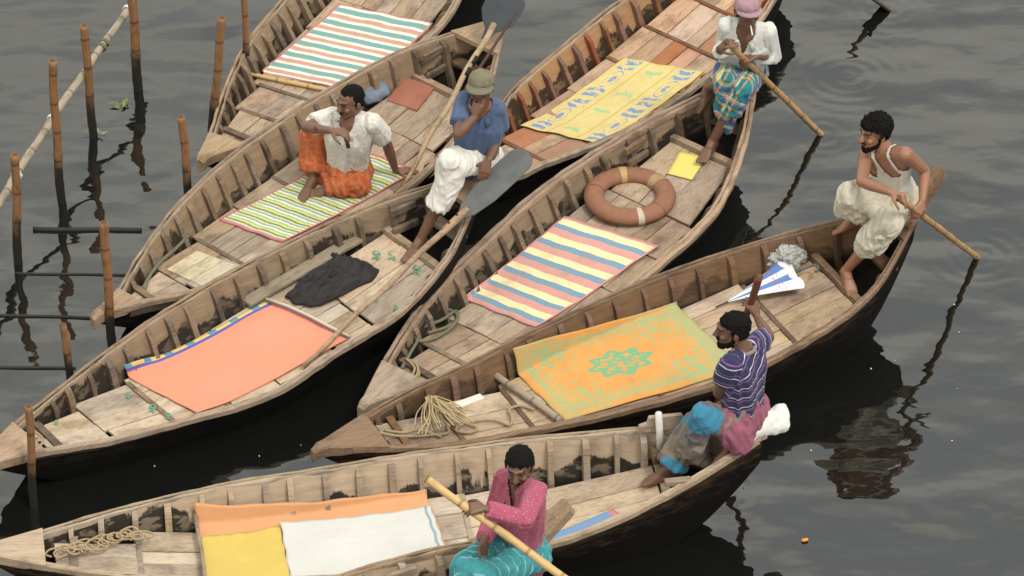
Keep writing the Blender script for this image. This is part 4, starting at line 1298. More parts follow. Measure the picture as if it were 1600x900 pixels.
# ------------------------------------------------------------------ oarlock frame on the pale boat
B = BT['7']
s1 = .885; wv, zg = B.w(s1), B.zg(s1)
m = MB()
x0 = s1 * B.L
vs = [(x0 - .16, wv - .02, zg), (x0 - .16, wv - .02, zg + .05), (x0 - .11, wv - .02, zg + .065), (x0 - .10, wv - .02, zg + .11), (x0 + .10, wv - .02, zg + .11), (x0 + .13, wv - .02, zg + .05), (x0 + .17, wv - .02, zg + .03), (x0 + .17, wv - .02, zg)]
vs2 = [(x, y - .03, z) for x, y, z in vs]
m.add(vs + vs2, [tuple(range(8)), tuple(reversed(range(8, 16)))] + [(i, 8 + i, 8 + (i + 1) % 8, (i + 1) % 8) for i in range(8)])
m.build('oarlock_board', W_RIB_PALE, B.root, bevel=.004)
m = MB(); m.tube([(x0 - .03, wv - .085, zg - .14), (x0 - .05, wv - .085, zg + .17)], [.024, .021], 10); m.build('oarlock_post', plain('white painted post', (.66, .63, .58), .6, .3, 14), B.root, smooth=True)
m = MB(); m.box((x0 - .09, wv - .16, zg - .17), (x0 + .09, wv - .05, zg - .10)); m.build('oarlock_block', W_RIB, B.root, bevel=.008)
s2 = .885; x1 = s2 * B.L; wn_ = B.w(s2)
m = MB(); m.box((x1 - .09, -wn_ + .03, B.zg(s2) - .03), (x1 + .07, -wn_ + .075, B.zg(s2) + .012)); m.build('notched_block', W_RIB_PALE, B.root, bevel=.006)

# ------------------------------------------------------------------ things adrift
q = at(1258, 845, .006)
co, f = lump([[(V(-.012, 0, .004), (.012, .012, .008)), (V(.010, .006, .006), (.010, .012, .008))]], .003, .002, 90)
o = soft('floating_peel', co, f, plain('orange peel', (.70, .28, .04), .5)); o.location = q; tag(o, 'small orange scrap floating on the open water at the lower right', 'scrap')
def weeds(px, py, label, n, spread_, cols, seed):
    rr = random.Random(seed); q = at(px, py, .0)
    root = empty('water_weed', q); tag(root, label, 'weed')
    mt = plain('weed leaf %d' % seed, cols, .6, .5, 30)
    for i in range(n):
        a = rr.uniform(0, 6.28); d = rr.random() * spread_
        c = V(math.cos(a) * d * 1.2, math.sin(a) * d, .008 + rr.random() * .025); t = rr.uniform(0, 6.28); l = rr.uniform(.012, .035)
        e1 = V(math.cos(t), math.sin(t), rr.uniform(-.3, .5)) * l; e2 = V(-math.sin(t), math.cos(t), .2) * l * .3
        m = MB(); m.add([c - e1, c + e2, c + e1, c - e2], [(0, 1, 2, 3)]); m.build('leaf', mt, root)
weeds(190, 165, 'tuft of green weed drifting between the posts at the upper left', 14, .05, (.16, .20, .05), 1)
weeds(150, 208, 'dry grass caught round the foot of the tall post', 14, .05, (.24, .21, .13), 2)
rr = random.Random(9)
SPK = plain('pale foam speck', (.6, .6, .56), .7)
for i in range(12):
    px, py = rr.choice([(rr.uniform(1200, 1590), rr.uniform(430, 880)), (rr.uniform(1300, 1590), rr.uniform(560, 640)), (rr.uniform(180, 500), rr.uniform(690, 740))])
    q = at(px, py, .003); m = MB(); r_ = rr.uniform(.003, .007)
    m.tube([(0, 0, 0), (0, 0, .004)], [r_, r_ * .6], 6)
    o = m.build('foam_speck', SPK); o.location = q
    tag(o, 'tiny pale speck of foam on the dark water', 'speck', 'foam specks on the water')

# ------------------------------------------------------------------ people
def skin_mat():
    g = G('skin')
    c = g.n('Attribute', attribute_name='tone').outputs['Color']
    co = g.coord(); n = g.noise(co, 60, 3.0); n2 = g.noise(co, 14, 3.0)
    col = g.hsv(c, .5, 1.0, g.math('ADD', .84, g.math('ADD', g.math('MULTIPLY', n, .12), g.math('MULTIPLY', n2, .2))))
    g.bump(n, .2, .002)
    g.p.inputs['Subsurface Weight'].default_value = .06
    g.p.inputs['Subsurface Radius'].default_value = (.012, .005, .003)
    g.p.inputs['Subsurface Scale'].default_value = .4
    return g.done(col, .46, .4)
SKIN = skin_mat()
HAIR = plain('black hair', (.006, .0055, .005), .8, .4, 80, .004, .12)
EYE_W = plain('eye white', (.17, .13, .11), .3, .05)
EYE_D = plain('eye iris', (.012, .008, .006), .2, .05)

def seg(a, b, ra, rb): return hull([(a, ra), (b, rb)])

def hand(wrist, d, pn, thumb, curl, out, scale=1.0, spread=0.10, elbow=None):
    """palm and five unequal fingers; d forward, pn palm normal (the side the fingers close to), thumb = +-1 side"""
    d = nrm(d); pn = nrm(pn - d * (pn @ d)); s = np.cross(pn, d) * thumb
    k = scale
    w0 = wrist
    base = w0 + d * .085 * k
    out.append(hull([(w0 + d * .012 * k, .021 * k), (base + s * .028 * k, .0125 * k), (base - s * .030 * k, .0115 * k), (w0 + d * .03 * k + s * .022 * k, .0155 * k)]))
    for i, (off, ln, r) in enumerate(((.029, .074, .0088), (.010, .083, .0092), (-.010, .077, .0088), (-.029, .060, .0078))):
        p = base + s * off * k; dd = nrm(d + s * off * spread * 20 * .1); c0 = curl * (.85 + .12 * i)
        for q, fr in enumerate((.42, .32, .26)):
            ang = c0 * (.9, 1.15, .8)[q]
            ax_ = np.cross(dd, pn); ax_ = nrm(ax_)
            dd = nrm(dd * math.cos(ang) + pn * math.sin(ang))
            pn2 = nrm(np.cross(ax_, dd)); pnl = pn2
            e = p + dd * ln * fr * k
            out.append(seg(p, e, r * (1 - .1 * q) * k, r * (.93 - .12 * q) * k)); p = e
            pn_ = pn
    # thumb leaves the side of the palm near its base
    p = w0 + d * .028 * k + s * .026 * k; dd = nrm(d * .62 + s * .70 + pn * .28)
    for q, ln in enumerate((.040, .032, .026)):
        e = p + dd * ln * k
        out.append(seg(p, e, (.0118 - .0012 * q) * k, (.0108 - .0014 * q) * k)); p = e
        dd = nrm(dd * .80 + d * .35 + pn * (.30 + .35 * curl) - s * .25 * curl)

def foot(ankle, d, up, out, k=1.0):
    d = nrm(d - up * (d @ up)); s = np.cross(d, up)
    heel = ankle - d * .035 * k - up * .045 * k; ball = ankle + d * .115 * k - up * .058 * k
    out.append(hull([(heel, .030 * k), (ankle, .034 * k), (ankle + d * .05 * k - up * .022 * k, .030 * k)]))
    out.append(hull([(heel, .027 * k), (ankle + d * .04 * k - up * .025 * k, .030 * k), (ball + s * .022 * k, .019 * k), (ball - s * .024 * k, .017 * k)]))
    for off, ln, r in ((.026, .055, .0125), (.010, .054, .0098), (-.004, .047, .0092), (-.017, .040, .0088), (-.029, .031, .0084)):
        for sg in (1,):
            p = ball + s * off * k * TOE_SIDE[0]
            out.append(seg(p, p + d * ln * k - up * .006 * k, r * 1.05 * k, r * k))
TOE_SIDE = [1]

def cuv_of(co, bones):
    """cloth coordinates in metres across and along the nearest bone; also the fold field's squeezed position"""
    best = np.full(len(co), 1e9); U = np.zeros(len(co)); W = np.zeros(len(co)); ID = np.zeros(len(co), int)
    Q = co.copy()
    acc = 0.0
    for i, (a, b, r) in enumerate(bones):
        a = np.asarray(a, float); b = np.asarray(b, float)
        d = b - a; L = np.linalg.norm(d); d = d / L
        tt = (co - a) @ d; t = np.clip(tt, 0, L); p = a + np.outer(t, d)
        v = co - p; dist = np.linalg.norm(v, axis=1) / r
        s = np.cross(d, FW); s = nrm(s) if np.linalg.norm(s) > .2 else nrm(np.cross(d, RT))
        k = dist < best
        best[k] = dist[k]; U[k] = (v @ s)[k]; W[k] = (tt + acc + .45 * (v @ np.cross(d, s)))[k]; ID[k] = i
        Q[k] = (co - np.outer(tt, d) * .90)[k]
        acc += L * .97
    return np.c_[U, W, best], Q, ID

def cloth(name, parts, bones, mat, parent, loc, amp=.007, fu=26., fv=5., seed=0., voxel=.0075, smooth=5, cut=None, fold=None):
    co, no, f = fuse(parts, voxel, smooth)
    uv, Q, bid = cuv_of(co, bones)
    if fold is not None:
        gd = nrm(V(*fold)); Q = co - np.outer(co @ gd, gd) * .90
    n = vnoise(Q * fu + seed)
    n2 = vnoise(co * 17 + seed)
    n3 = vnoise(co * 42 + seed * 2)
    nb = vnoise(Q * fu * 2.1 + seed + 5)
    d = (0.5 - np.abs(n)) * amp * 2.1 + (0.5 - np.abs(nb)) * amp * .8 + n2 * amp * .12 + n3 * amp * .05
    co2 = co + no * d[:, None]
    if cut is not None:
        keep = ~(cut(co) & (bid == 0))
        f = [q for q in f if keep[list(q)].all()]
        used = np.zeros(len(co2), bool)
        for q in f: used[list(q)] = True
        idx = np.cumsum(used) - 1
        f = [tuple(int(idx[i]) for i in q) for q in f]; co2 = co2[used]; uv = uv[used]
    return soft(name, co2, f, mat, parent, loc, cuv=uv)

def person(P, label, skin, scale=1.0):
    """P: dict of joints in world space"""
    J = P
    root_loc = J['pelvis'] - V(0, 0, .09)
    root = empty('person', root_loc); tag(root, label, 'person')
    nk, pv = J['neck'], J['pelvis']
    ux = nrm(J['ls'] - J['rs'])                      # towards the person's left
    up_t = nrm(nk - pv); ft = nrm(np.cross(ux, up_t)) * 1.0
    if ft @ J['face'] < 0: pass
    J['ft'], J['ux'], J['ut'] = ft, ux, up_t
    hl, hr = J['lh'], J['rh']
    out = []
    waist = pv + (nk - pv) * .36; chest = pv + (nk - pv) * .70
    out.append(hull([(hl, .088), (hr, .088), (waist + ux * .045, .085), (waist - ux * .045, .085)]))
    out.append(hull([(waist + ux * .05, .080), (waist - ux * .05, .080), (chest + ux * .07, .088), (chest - ux * .07, .088)]))
    out.append(hull([(chest + ux * .07, .085), (chest - ux * .07, .085), (J['ls'] - ux * .02, .050), (J['rs'] + ux * .02, .050), (nk - up_t * .02, .055)]))
    for s in 'lr':
        out.append(seg(J[s + 's'], J[s + 's'] * .5 + J[s + 'e'] * .5, .052, .044)); out.append(seg(J[s + 's'] * .5 + J[s + 'e'] * .5, J[s + 'e'], .044, .036))
        m1 = J[s + 'e'] * .68 + J[s + 'w'] * .32
        out.append(seg(J[s + 'e'], m1, .036, .038)); out.append(seg(m1, J[s + 'w'], .038, .0235))
        out.append(seg(J[s + 'h'], J[s + 'k'], .082, .054))
        m2 = J[s + 'k'] * .70 + J[s + 'a'] * .30
        cb = nrm(np.cross(J[s + 'a'] - J[s + 'k'], ux))
        out.append(seg(J[s + 'k'], m2, .052, .050)); out.append(seg(m2, J[s + 'a'], .050, .031))
        hd = J[s + 'hand']
        hand(J[s + 'w'], hd[0], hd[1], hd[2], hd[3], out, hd[4] if len(hd) > 4 else 1.0)
        TOE_SIDE[0] = 1 if s == 'l' else -1
        fd, fu_ = J[s + 'foot']
        foot(J[s + 'a'], fd, fu_, out)
    # head
    H = J['head']; f = nrm(J['face']); upw = nrm(J.get('headup', V(0, 0, 1)) - f * (f @ J.get('headup', V(0, 0, 1)))); r = np.cross(f, upw)
    hp = lambda x, y, z: H + r * x + f * y + upw * z
    R3 = np.array([r, f, upw])                       # rows
    def ell(x, y, z, rx, ry, rz): return (H + r * x + f * y + upw * z + (ICO * np.array([rx, ry, rz])) @ R3)
    out.append(hull_pts(ell(0, -.014, .030, .074, .094, .080)))
    out.append(hull_pts(np.concatenate([ell(0, .026, .0, .060, .058, .060), ell(0, .058, -.088, .026, .026, .020), ell(.046, .0, -.062, .018, .022, .02), ell(-.046, .0, -.062, .018, .022, .02)])))
    out.append(hull_pts(np.concatenate([ell(0, .084, .020, .007, .010, .008), ell(0, .110, -.020, .010, .010, .009), ell(.013, .096, -.024, .007, .008, .007), ell(-.013, .096, -.024, .007, .008, .007)])))
    out.append(hull_pts(np.concatenate([ell(.036, .072, .032, .014, .012, .008), ell(-.036, .072, .032, .014, .012, .008), ell(0, .084, .032, .01, .008, .008)])))
    out.append(hull_pts(np.concatenate([ell(0, .088, -.050, .019, .010, .006), ell(0, .086, -.058, .017, .010, .007)])))
    for sx in (1, -1):
        out.append(hull_pts(ell(sx * .077, -.012, -.006, .009, .018, .030)))
        out.append(hull_pts(ell(sx * .038, .062, -.020, .020, .020, .018)))
        out.append(hull_pts(ell(sx * .033, .066, .0185, .018, .011, .006)))
    out.append(hull([(nk - up_t * .03, .058), (hp(0, -.022, -.05), .052)]))
    co, no, fc = fuse(out, .0050, 2, .5)
    # skin tones: lips, palms, soles, stubble shade carried as colour of the skin itself
    col = np.tile(np.array(skin, float), (len(co), 1))
    q = (co - H) @ R3.T
    nose = (np.abs(q[:, 0]) < .016) & (q[:, 1] > .09)
    lip = (np.abs(q[:, 0]) < .024) & (q[:, 1] > .082) & (q[:, 2] < -.044) & (q[:, 2] > -.068)
    col[lip] *= np.array([.80, .60, .62])
    line = (np.abs(q[:, 0]) < .022) & (q[:, 1] > .08) & (np.abs(q[:, 2] + .0545) < .0028)
    col[line] *= .35
    for sx in (1, -1):
        br = (np.abs(q[:, 0] - sx * .034) < .022) & (np.abs(q[:, 2] - .034 + .08 * (np.abs(q[:, 0]) - .034) ** 2 * 20) < .0055) & (q[:, 1] > .055)
        col[br] = np.array([.014, .010, .008])
    for s in 'lr':
        near = np.linalg.norm(co - (J[s + 'a'] - V(0, 0, .05)), axis=1) < .14
        sole = near & (no[:, 2] < -.5); col[sole] = col[sole] * 1.5
    J['R3'], J['hp'] = R3, hp
    o = soft('body', co, fc, SKIN, root, root_loc, col=col)
    for sx in (1, -1):
        m = MB(); c = hp(sx * .032, .0655, .007) - root_loc
        m.add([tuple(c + (p * .0125) @ R3) for p in ICO], [], 0)
        m.v = []
        vs, fs = hull_pts(c + ICO * .0108); m = MB(); m.add(vs, fs)
        e = m.build('eye', EYE_W, root, smooth=True)
        vs, fs = hull_pts(c + f * .0052 - upw * .001 + ICO * .0069); m = MB(); m.add(vs, fs)
        m.build('iris', EYE_D, e, smooth=True)
    J['root'], J['loc'], J['ell'] = root, root_loc, ell
    return J

def hair(J, style='short', thick=.010, rough=.004, mat=None):
    ell, R3, H = J['ell'], J['R3'], J['hp'](0, 0, 0)
    parts = [hull_pts(ell(0, -.018, .034, .076 + thick, .092 + thick, .080 + thick * 1.2))]
    parts.append(hull_pts(np.concatenate([ell(.060, -.03, .0, .020 + thick * .4, .045, .04), ell(-.060, -.03, .0, .020 + thick * .4, .045, .04), ell(0, -.075, -.03, .05, .03, .03)])))
    co, no, f = fuse(parts, .006, 2)
    q = (co - H) @ R3.T
    n = vnoise(co * 70) ; n2 = vnoise(co * 170)
    co2 = co + no * (n * rough + n2 * rough * .9)[:, None]
    x, y, z = q[:, 0], q[:, 1], q[:, 2]
    top = .058 + .012 * n if style != 'receding' else .078 + .01 * n
    back = .018 if style != 'receding' else -.01
    face = (y > back + .03) & (z < top)
    side = (y > .018 + .008 * n) & (z < .045) | (y > -.012) & (z < -.010) & (y > -.02 + .0 * n)
    low = z < -.062 + .008 * n
    ear = (np.abs(x) > .06) & (y > -.035) & (z < -.002) 
    keep = ~(face | side | low | ear)
    if style == 'capped': keep &= z < .034
    f = [p for p in f if keep[list(p)].all()]
    return soft('hair', co2, f, mat or HAIR, J['root'], J['loc'])

def beard(J, full=True):
    ell, R3, H = J['ell'], J['R3'], J['hp'](0, 0, 0)
    parts = []
    if full:
        parts.append(hull_pts(np.concatenate([ell(0, .062, -.096, .034, .032, .034), ell(.045, .012, -.070, .018, .026, .026), ell(-.045, .012, -.070, .018, .026, .026)])))
        for sx in (1, -1): parts.append(hull_pts(np.concatenate([ell(sx * .060, -.004, -.02, .010, .012, .02), ell(sx * .050, .01, -.062, .016, .02, .02)])))
    parts.append(hull_pts(np.concatenate([ell(.024, .086, -.044, .006, .007, .006), ell(0, .095, -.038, .010, .006, .0055), ell(-.024, .086, -.044, .006, .007, .006)])))
    co, no, f = fuse(parts, .005, 1)
    co = co + no * (vnoise(co * 90) * .004)[:, None]
    return soft('beard' if full else 'moustache', co, f, HAIR, J['root'], J['loc'])

def cap(J, mat, brim=.075, name='cap'):
    ell, hp = J['ell'], J['hp']
    R3 = J['R3']; H = hp(0, 0, 0)
    co, no, f = fuse([hull_pts(np.concatenate([ell(0, -.012, .052, .088, .104, .064), ell(0, -.014, .030, .087, .104, .03)]))], .006, 2)
    q = (co - H) @ R3.T
    keep = q[:, 2] > .028
    f = [p for p in f if keep[list(p)].all()]
    co = co + no * (vnoise(co * 26) * .005)[:, None]
    c = soft(name, co, f, mat, J['root'], J['loc'])
    m = MB(); vs = []; n = 16
    for i in range(n + 1):
        a = math.radians(-72 + 144 * i / n)
        for rr, dz in ((0, 0), (.5, -.004), (1, -.018)):
            k = rr * brim * math.cos(a * .85) ** .7 if abs(a) < math.radians(90) else 0
            x = math.sin(a) * (.086 + k * .25); y = -.012 + math.cos(a) * .102 + k
            vs.append(hp(x, y, .036 + dz * .6 - .12 * k) - J['loc'])
    fs = [(i * 3 + j, (i + 1) * 3 + j, (i + 1) * 3 + j + 1, i * 3 + j + 1) for i in range(n) for j in range(2)]
    m.add(vs, fs); b = m.build('brim', mat, c, smooth=True)
    md = b.modifiers.new('t', 'SOLIDIFY'); md.thickness = .006

def shirt(J, mat, sleeve='short', loose=.018, hem=.02, seed=0., collar=True, vneck=.11, amp=.006, name='shirt', cuff=None, stripes_=False):
    nk, pv, ux, ut, ft = J['neck'], J['pelvis'], J['ux'], J['ut'], J['ft']
    waist = pv + (nk - pv) * .36; chest = pv + (nk - pv) * .70; low = pv - ut * hem
    parts = [hull([(J['lh'] * .75 + J['rh'] * .25 + (low - pv), .088 + loose * 1.4), (J['rh'] * .75 + J['lh'] * .25 + (low - pv), .088 + loose * 1.4), (waist + ux * .05, .086 + loose), (waist - ux * .05, .086 + loose)]),
             hull([(waist + ux * .055, .084 + loose), (waist - ux * .055, .084 + loose), (chest + ux * .075, .086 + loose), (chest - ux * .075, .086 + loose)]),
             hull([(chest + ux * .075, .084 + loose), (chest - ux * .075, .084 + loose), (J['ls'] - ux * .016, .045 + loose), (J['rs'] + ux * .016, .045 + loose), (nk - ut * .045, .058 + loose * .5)])]
    bones = [(pv - ut * .1, nk, .11)]
    for s in 'lr':
        S, E, W = J[s + 's'], J[s + 'e'], J[s + 'w']
        if sleeve == 'short':
            end = S * .30 + E * .70
            parts += [hull([(S, .050 + loose), (S * .6 + E * .4, .052 + loose)]), frustum(S * .75 + E * .25, end, .052 + loose, .054 + loose)]
            bones.append((S, E, .055))
        elif sleeve == 'tee':
            end = S * .48 + E * .52
            parts += [hull([(S, .048 + loose), (S * .7 + E * .3, .046 + loose)]), frustum(S * .8 + E * .2, end, .050 + loose, .050 + loose)]
            bones.append((S, E, .055))
        else:
            wt = cuff if cuff is not None else .95
            end = E * (1 - wt) + W * wt
            parts += [hull([(S, .050 + loose), (E, .040 + loose)]), hull([(E, .040 + loose), (E * .5 + end * .5, .037 + loose)]), frustum(E * .6 + end * .4, end, .038 + loose, .032 + loose)]
            if cuff: parts.append(frustum(end + nrm(E - end) * .045, end, .042 + loose, .043 + loose))
            bones += [(S, E, .055), (E, W, .048)]
    def cut(co):
        q = co - nk
        x, y, z = q @ ux, q @ ft, q @ ut
        hole = (np.hypot(x, y) < .060) & (z > -.030)
        wv = .006 + np.clip((z + vneck) / max(vneck, .01), 0, 1) * .024
        return hole | ((np.abs(x) < wv) & (y > .0) & (z > -vneck))
    o = cloth(name, parts, bones, mat, J['root'], J['loc'], amp, 22, 4, seed, .0075, 5, cut)
    if collar:
        for sx in (1, -1):
            m = MB(); vs = []; n = 10
            for i in range(n + 1):
                a = math.radians(180 * (1 - i / n) * .97) if True else 0
                a = math.radians(178 - 150 * i / n)
                rx = .062 + .006 * (i / n)
                c = nk + ux * sx * math.sin(a) * rx + ft * (-math.cos(a) * -1) * 0 + ft * (math.cos(a) * .060 * 1.0) - ut * (.004 + .030 * (i / n) ** 2)
                wdt = .030 + .022 * (i / n) ** 2
                outw = nrm(ux * sx * math.sin(a) + ft * math.cos(a))
                vs += [c + ut * .014 - J['loc'], c + outw * .020 + ut * .006 - J['loc'], c + outw * (.020 + wdt * .55) - ut * wdt * .85 - J['loc']]
            fs = [(i * 3 + j, (i + 1) * 3 + j, (i + 1) * 3 + j + 1, i * 3 + j + 1) for i in range(n) for j in range(2)]
            m.add(vs, fs, 0, [(.01 * i, .02, 0) for i in range(len(vs))]); b = m.build('collar', mat, o, smooth=True)
            md = b.modifiers.new('t', 'SOLIDIFY'); md.thickness = .005
    return o

def lungi(J, mat, hem=('k', .8), extra=(), loose=.022, seed=0., amp=.011, shin=(.75, .75), name='lungi', waist=.10, fu=21., fold=(0, -.6, -.8)):
    pv, ut, ux = J['pelvis'], J['ut'], J['ux']
    lh, rh, lk, rk = J['lh'], J['rh'], J['lk'], J['rk']
    top = pv + ut * waist
    parts = [hull([(lh, .090 + loose * .5), (rh, .090 + loose * .5), (top + ux * .05, .092), (top - ux * .05, .092)])]
    bones = []
    for s, sh in zip('lr', shin):
        h, k, a = J[s + 'h'], J[s + 'k'], J[s + 'a']
        parts.append(hull([(h, .082 + loose * .6), (k, .054 + loose)]))
        bones.append((h, k, .10))
        if sh > 0:
            e = k * (1 - sh) + a * sh
            parts.append(hull([(k, .054 + loose), (k * .6 + e * .4, .058 + loose)])); parts.append(frustum(k * .75 + e * .25, e, .058 + loose, .064 + loose * 1.15))
            bones.append((k, a, .09))
    parts.append(hull([(lh, .05), (rh, .05), (lk, .04), (rk, .04)]))
    for e in extra: parts.append(hull(e))
    bones.append((pv, top, .12))
    return cloth(name, parts, bones, mat, J['root'], J['loc'], amp, fu, 3.5, seed, .0075, 4, fold=fold)

def fabric(name, c, var=.15, rough=.85, print_=None, weave=300.):
    """cloth; print_(g, u, v, col) may add the woven or printed pattern"""
    g = G(name); co = g.coord(); u, v, _ = g.sep(g.attr('cuv'))
    n = g.noise(co, 22, 4.0, .6)
    col = g.mix(n, tuple(x * (1 - var) for x in c), tuple(min(.9, x * (1 + var)) for x in c))
    if print_: col = print_(g, u, v, col, co)
    f = g.noise(co, 260, 1.0)
    g.bump(g.math('ADD', f, n), .35, .004)
    g.p.inputs['Sheen Weight'].default_value = .1
    return g.done(col, rough, .2)

def grip(J, s, point, d, pn, thumb, curl=.9, k=1.0):
    """close a hand on a shaft that runs through point"""
    d = nrm(V(*d)); pn = V(*pn); pn = nrm(pn - d * (pn @ d))
    J[s + 'w'] = point - d * .078 * k - pn * .030 * k
    J[s + 'hand'] = (d, pn, thumb, curl, k)

def px_point(a, b, x):
    """point of the segment a-b that shows at picture column x"""
    best = None
    for i in range(401):
        p = a + (b - a) * i / 400; q = p - CAM
        e = abs(800 + FPX * (q @ RT) / (q @ FW) - x)
        if best is None or e < best[0]: best = (e, p)
    return best[1]

def pose(B, pelvis, zseat, neck, head, face, rs, re, rw, ls, le, lw, hips, rk, ra, lk, la, **kw):
    """every joint a picture point plus which way it leans (+1 towards the viewer); ankles may be given as world points"""
    J = {'face': V(*face)}
    J['pelvis'] = at(pelvis[0], pelvis[1], zseat)
    J['neck'] = chain(J['pelvis'], neck[0], neck[1], kw.get('torso', .49), neck[2])
    J['head'] = chain(J['neck'], head[0], head[1], .165, head[2])
    hx = nrm(V(hips[0], hips[1], 0))
    J['lh'] = J['pelvis'] + hx * .085; J['rh'] = J['pelvis'] - hx * .085
    J['rs'] = chain(J['neck'] - V(0, 0, .03), rs[0], rs[1], .175, rs[2]); J['ls'] = chain(J['neck'] - V(0, 0, .03), ls[0], ls[1], .175, ls[2])
    for s, e, w in (('r', re, rw), ('l', le, lw)):
        J[s + 'e'] = chain(J[s + 's'], e[0], e[1], .275, e[2]) if len(e) == 3 and not isinstance(e, np.ndarray) else e
        J[s + 'w'] = w if isinstance(w, np.ndarray) else chain(J[s + 'e'], w[0], w[1], .25, w[2])
    for s, k, a in (('r', rk, ra), ('l', lk, la)):
        J[s + 'k'] = k if isinstance(k, np.ndarray) else chain(J[s + 'h'], k[0], k[1], .42, k[2])
        J[s + 'a'] = a if isinstance(a, np.ndarray) else chain(J[s + 'k'], a[0], a[1], .40, a[2])
    return J

def oar_pole(a, b, r0, r1, mat, label, name='bamboo_oar', seg_=.27):
    root = empty(name, a); tag(root, label, 'oar', 'bamboo oars in use')
    m = MB(); bamboo(m, V(0, 0, 0), b - a, r0, r1, seg=seg_, bend=.006); m.build('shaft', mat, root, smooth=True)
    d = nrm(b - a)
    m = MB(); m.tube([d * -.004, d * .004], [r0 * 1.02, r0 * .98], 12); m.build('cut_end', BAM, root, smooth=True)

# ---- man in the white shirt and orange lungi
B = BT['2']
J = pose(B, (543, 262), B.zd(.6) + .11, (546, 194, 1), (547, 159, 1), (-.72, -.66, -.06), (520, 183, -1), (478, 199, 1), (516, 204, 1), (581, 191, 1), (597, 230, 0), B.on(618, 266, .035),
         (.75, -.66), chain(B.on(488, 281, .07), 494, 206, .40, 0), B.on(488, 281, .07), B.on(560, 285, .10), B.on(522, 292, .07), nm='orange')
J['le'] = J['ls'] * .5 + J['lw'] * .5 + V(.02, .02, .01)
J['rhand'] = (V(.8, -.35, .15), V(.1, .1, -1), 1, .7); J['lhand'] = (V(.9, .1, -.10), V(0, 0, -1), 1, .06)
J['rfoot'] = (V(-.45, -.9, 0), V(0, 0, 1)); J['lfoot'] = (V(-.9, -.3, 0), V(.1, -.5, .8))
person(J, 'man in a white shirt and orange lungi sitting on the green striped mat', (.165, .085, .054))
hair(J, 'receding', .004, .003); beard(J, False)
def speck(g, u, v, col, co):
    k = g.smooth(g.noise(co, 42, 3.0, .7), .50, .62); return g.mix(g.math('MULTIPLY', k, .45), col, (.30, .29, .26))
shirt(J, fabric('white shirt with grey print', (.66, .63, .57), .08, print_=speck), 'short', .017, .06, 1.)
def batik(g, u, v, col, co):
    s1 = g.smooth(g.math('SINE', g.math('MULTIPLY', v, 150.)), .2, .8); s2 = g.smooth(g.math('SINE', g.math('MULTIPLY', u, 110.)), .5, .9)
    k = g.noise(co, 30, 3.0)
    return g.mix(g.math('MULTIPLY', g.math('MULTIPLY', g.math('MAXIMUM', s1, s2), k), .5), col, (.58, .25, .11))
pvz = J['pelvis']
ex = [[(J['rk'], .07), (B.on(492, 262, .06), .055), (B.on(515, 285, .05), .04)], [(J['lh'], .08), (J['lk'], .085), (J['la'], .06), (B.on(530, 296, .05), .05)],
      [(J['rk'] * .4 + J['rh'] * .6, .07), (B.on(520, 285, .06), .05), (J['pelvis'] - V(0, .12, .02), .08)], [(J['rk'] + V(-.05, .0, -.02), .05), (B.on(478, 248, .16), .03), (J['rk'] + V(0, 0, -.12), .06)]]
lungi(J, fabric('orange batik lungi', (.40, .098, .034), .28, print_=batik), extra=ex, seed=2., shin=(0, .80), amp=.015, fold=(.45, -.5, -.7), fu=26.)

# ---- man in the blue shirt
B = BT['3']
J = pose(B, (742, 248), .76, (752, 168, 1), (751, 137, 1), (-.12, -.97, .20), (728, 157, 0), (716, 209, 1), (751, 162, 1), (775, 169, 0), (780, 210, -1), (764, 249, 1),
         (1., .05), (703, 250, 1), (698, 292, -1), (716, 259, 1), B.P(.885, -.02, B.zd(.885) + .085), nm='blue')
J['rw'] = J['head'] + V(-.035, -.145, -.125)
J['rhand'] = (V(.25, .3, .9), V(.3, .9, .1), -1, .75); J['lhand'] = (V(-.3, -.5, -.8), V(-.2, .6, -.6), 1, .30)
J['rfoot'] = (V(-.6, -.8, -.3), V(-.1, -.3, .9)); J['lfoot'] = (V(-.55, -.75, -.25), V(0, -.2, 1))
person(J, 'man in a blue shirt and olive cap resting his chin on his hand', (.155, .077, .049))
hair(J, 'capped', .004, .003)
cap(J, fabric('olive cap', (.17, .15, .095), .2), .068)
shirt(J, fabric('slate blue shirt', (.075, .112, .20), .25), 'short', .014, .10, 3., vneck=.05)
ex = [[(J['rk'], .062), (J['lk'], .062), (J['lk'] * .5 + J['la'] * .5, .05), (J['rk'] * .6 + J['ra'] * .4, .05)]]
lungi(J, fabric('white lungi', (.64, .62, .57), .10), extra=ex, seed=4., shin=(.55, .55), amp=.011, loose=.014, fold=(-.25, -.6, -.8), fu=26.)

# ---- man in the white shirt and chequered lungi
B = BT['5']
J = pose(B, (1158, 112), .66, (1165, 52, 1), (1168, 19, 1), (.26, -.94, .18), (1137, 40, 0), (1128, 82, -1), (1134, 68, 1), (1198, 48, 0), (1208, 88, -1), (1178, 93, 1),
         (1., -.12), (1133, 124, 1), at(1106, 137, .56), (1160, 138, 1), B.P(.885, -.05, B.zd(.885) + .09), nm='plaid')
OA, OB = J['rw'] + V(.02, -.03, .0) - FW * .10, at(1286, 213, -.03)
grip(J, 'r', OA, (.45, -.35, .6), (.6, .3, -.5), 1); grip(J, 'l', px_point(OA, OB, 1167), (-.9, -.25, -.1), (.1, .2, -.9), 1)
OA = OA + nrm(OA - OB) * .04
J['rfoot'] = (V(-.6, -.6, -.45), V(-.5, -.1, .85)); J['lfoot'] = (V(-.5, -.85, -.2), V(0, -.1, 1))
person(J, 'man in a white long sleeved shirt, mauve cap and chequered lungi holding an oar', (.155, .078, .050))
hair(J, 'capped', .004, .003)
cap(J, fabric('mauve cap', (.33, .20, .23), .12), .052)
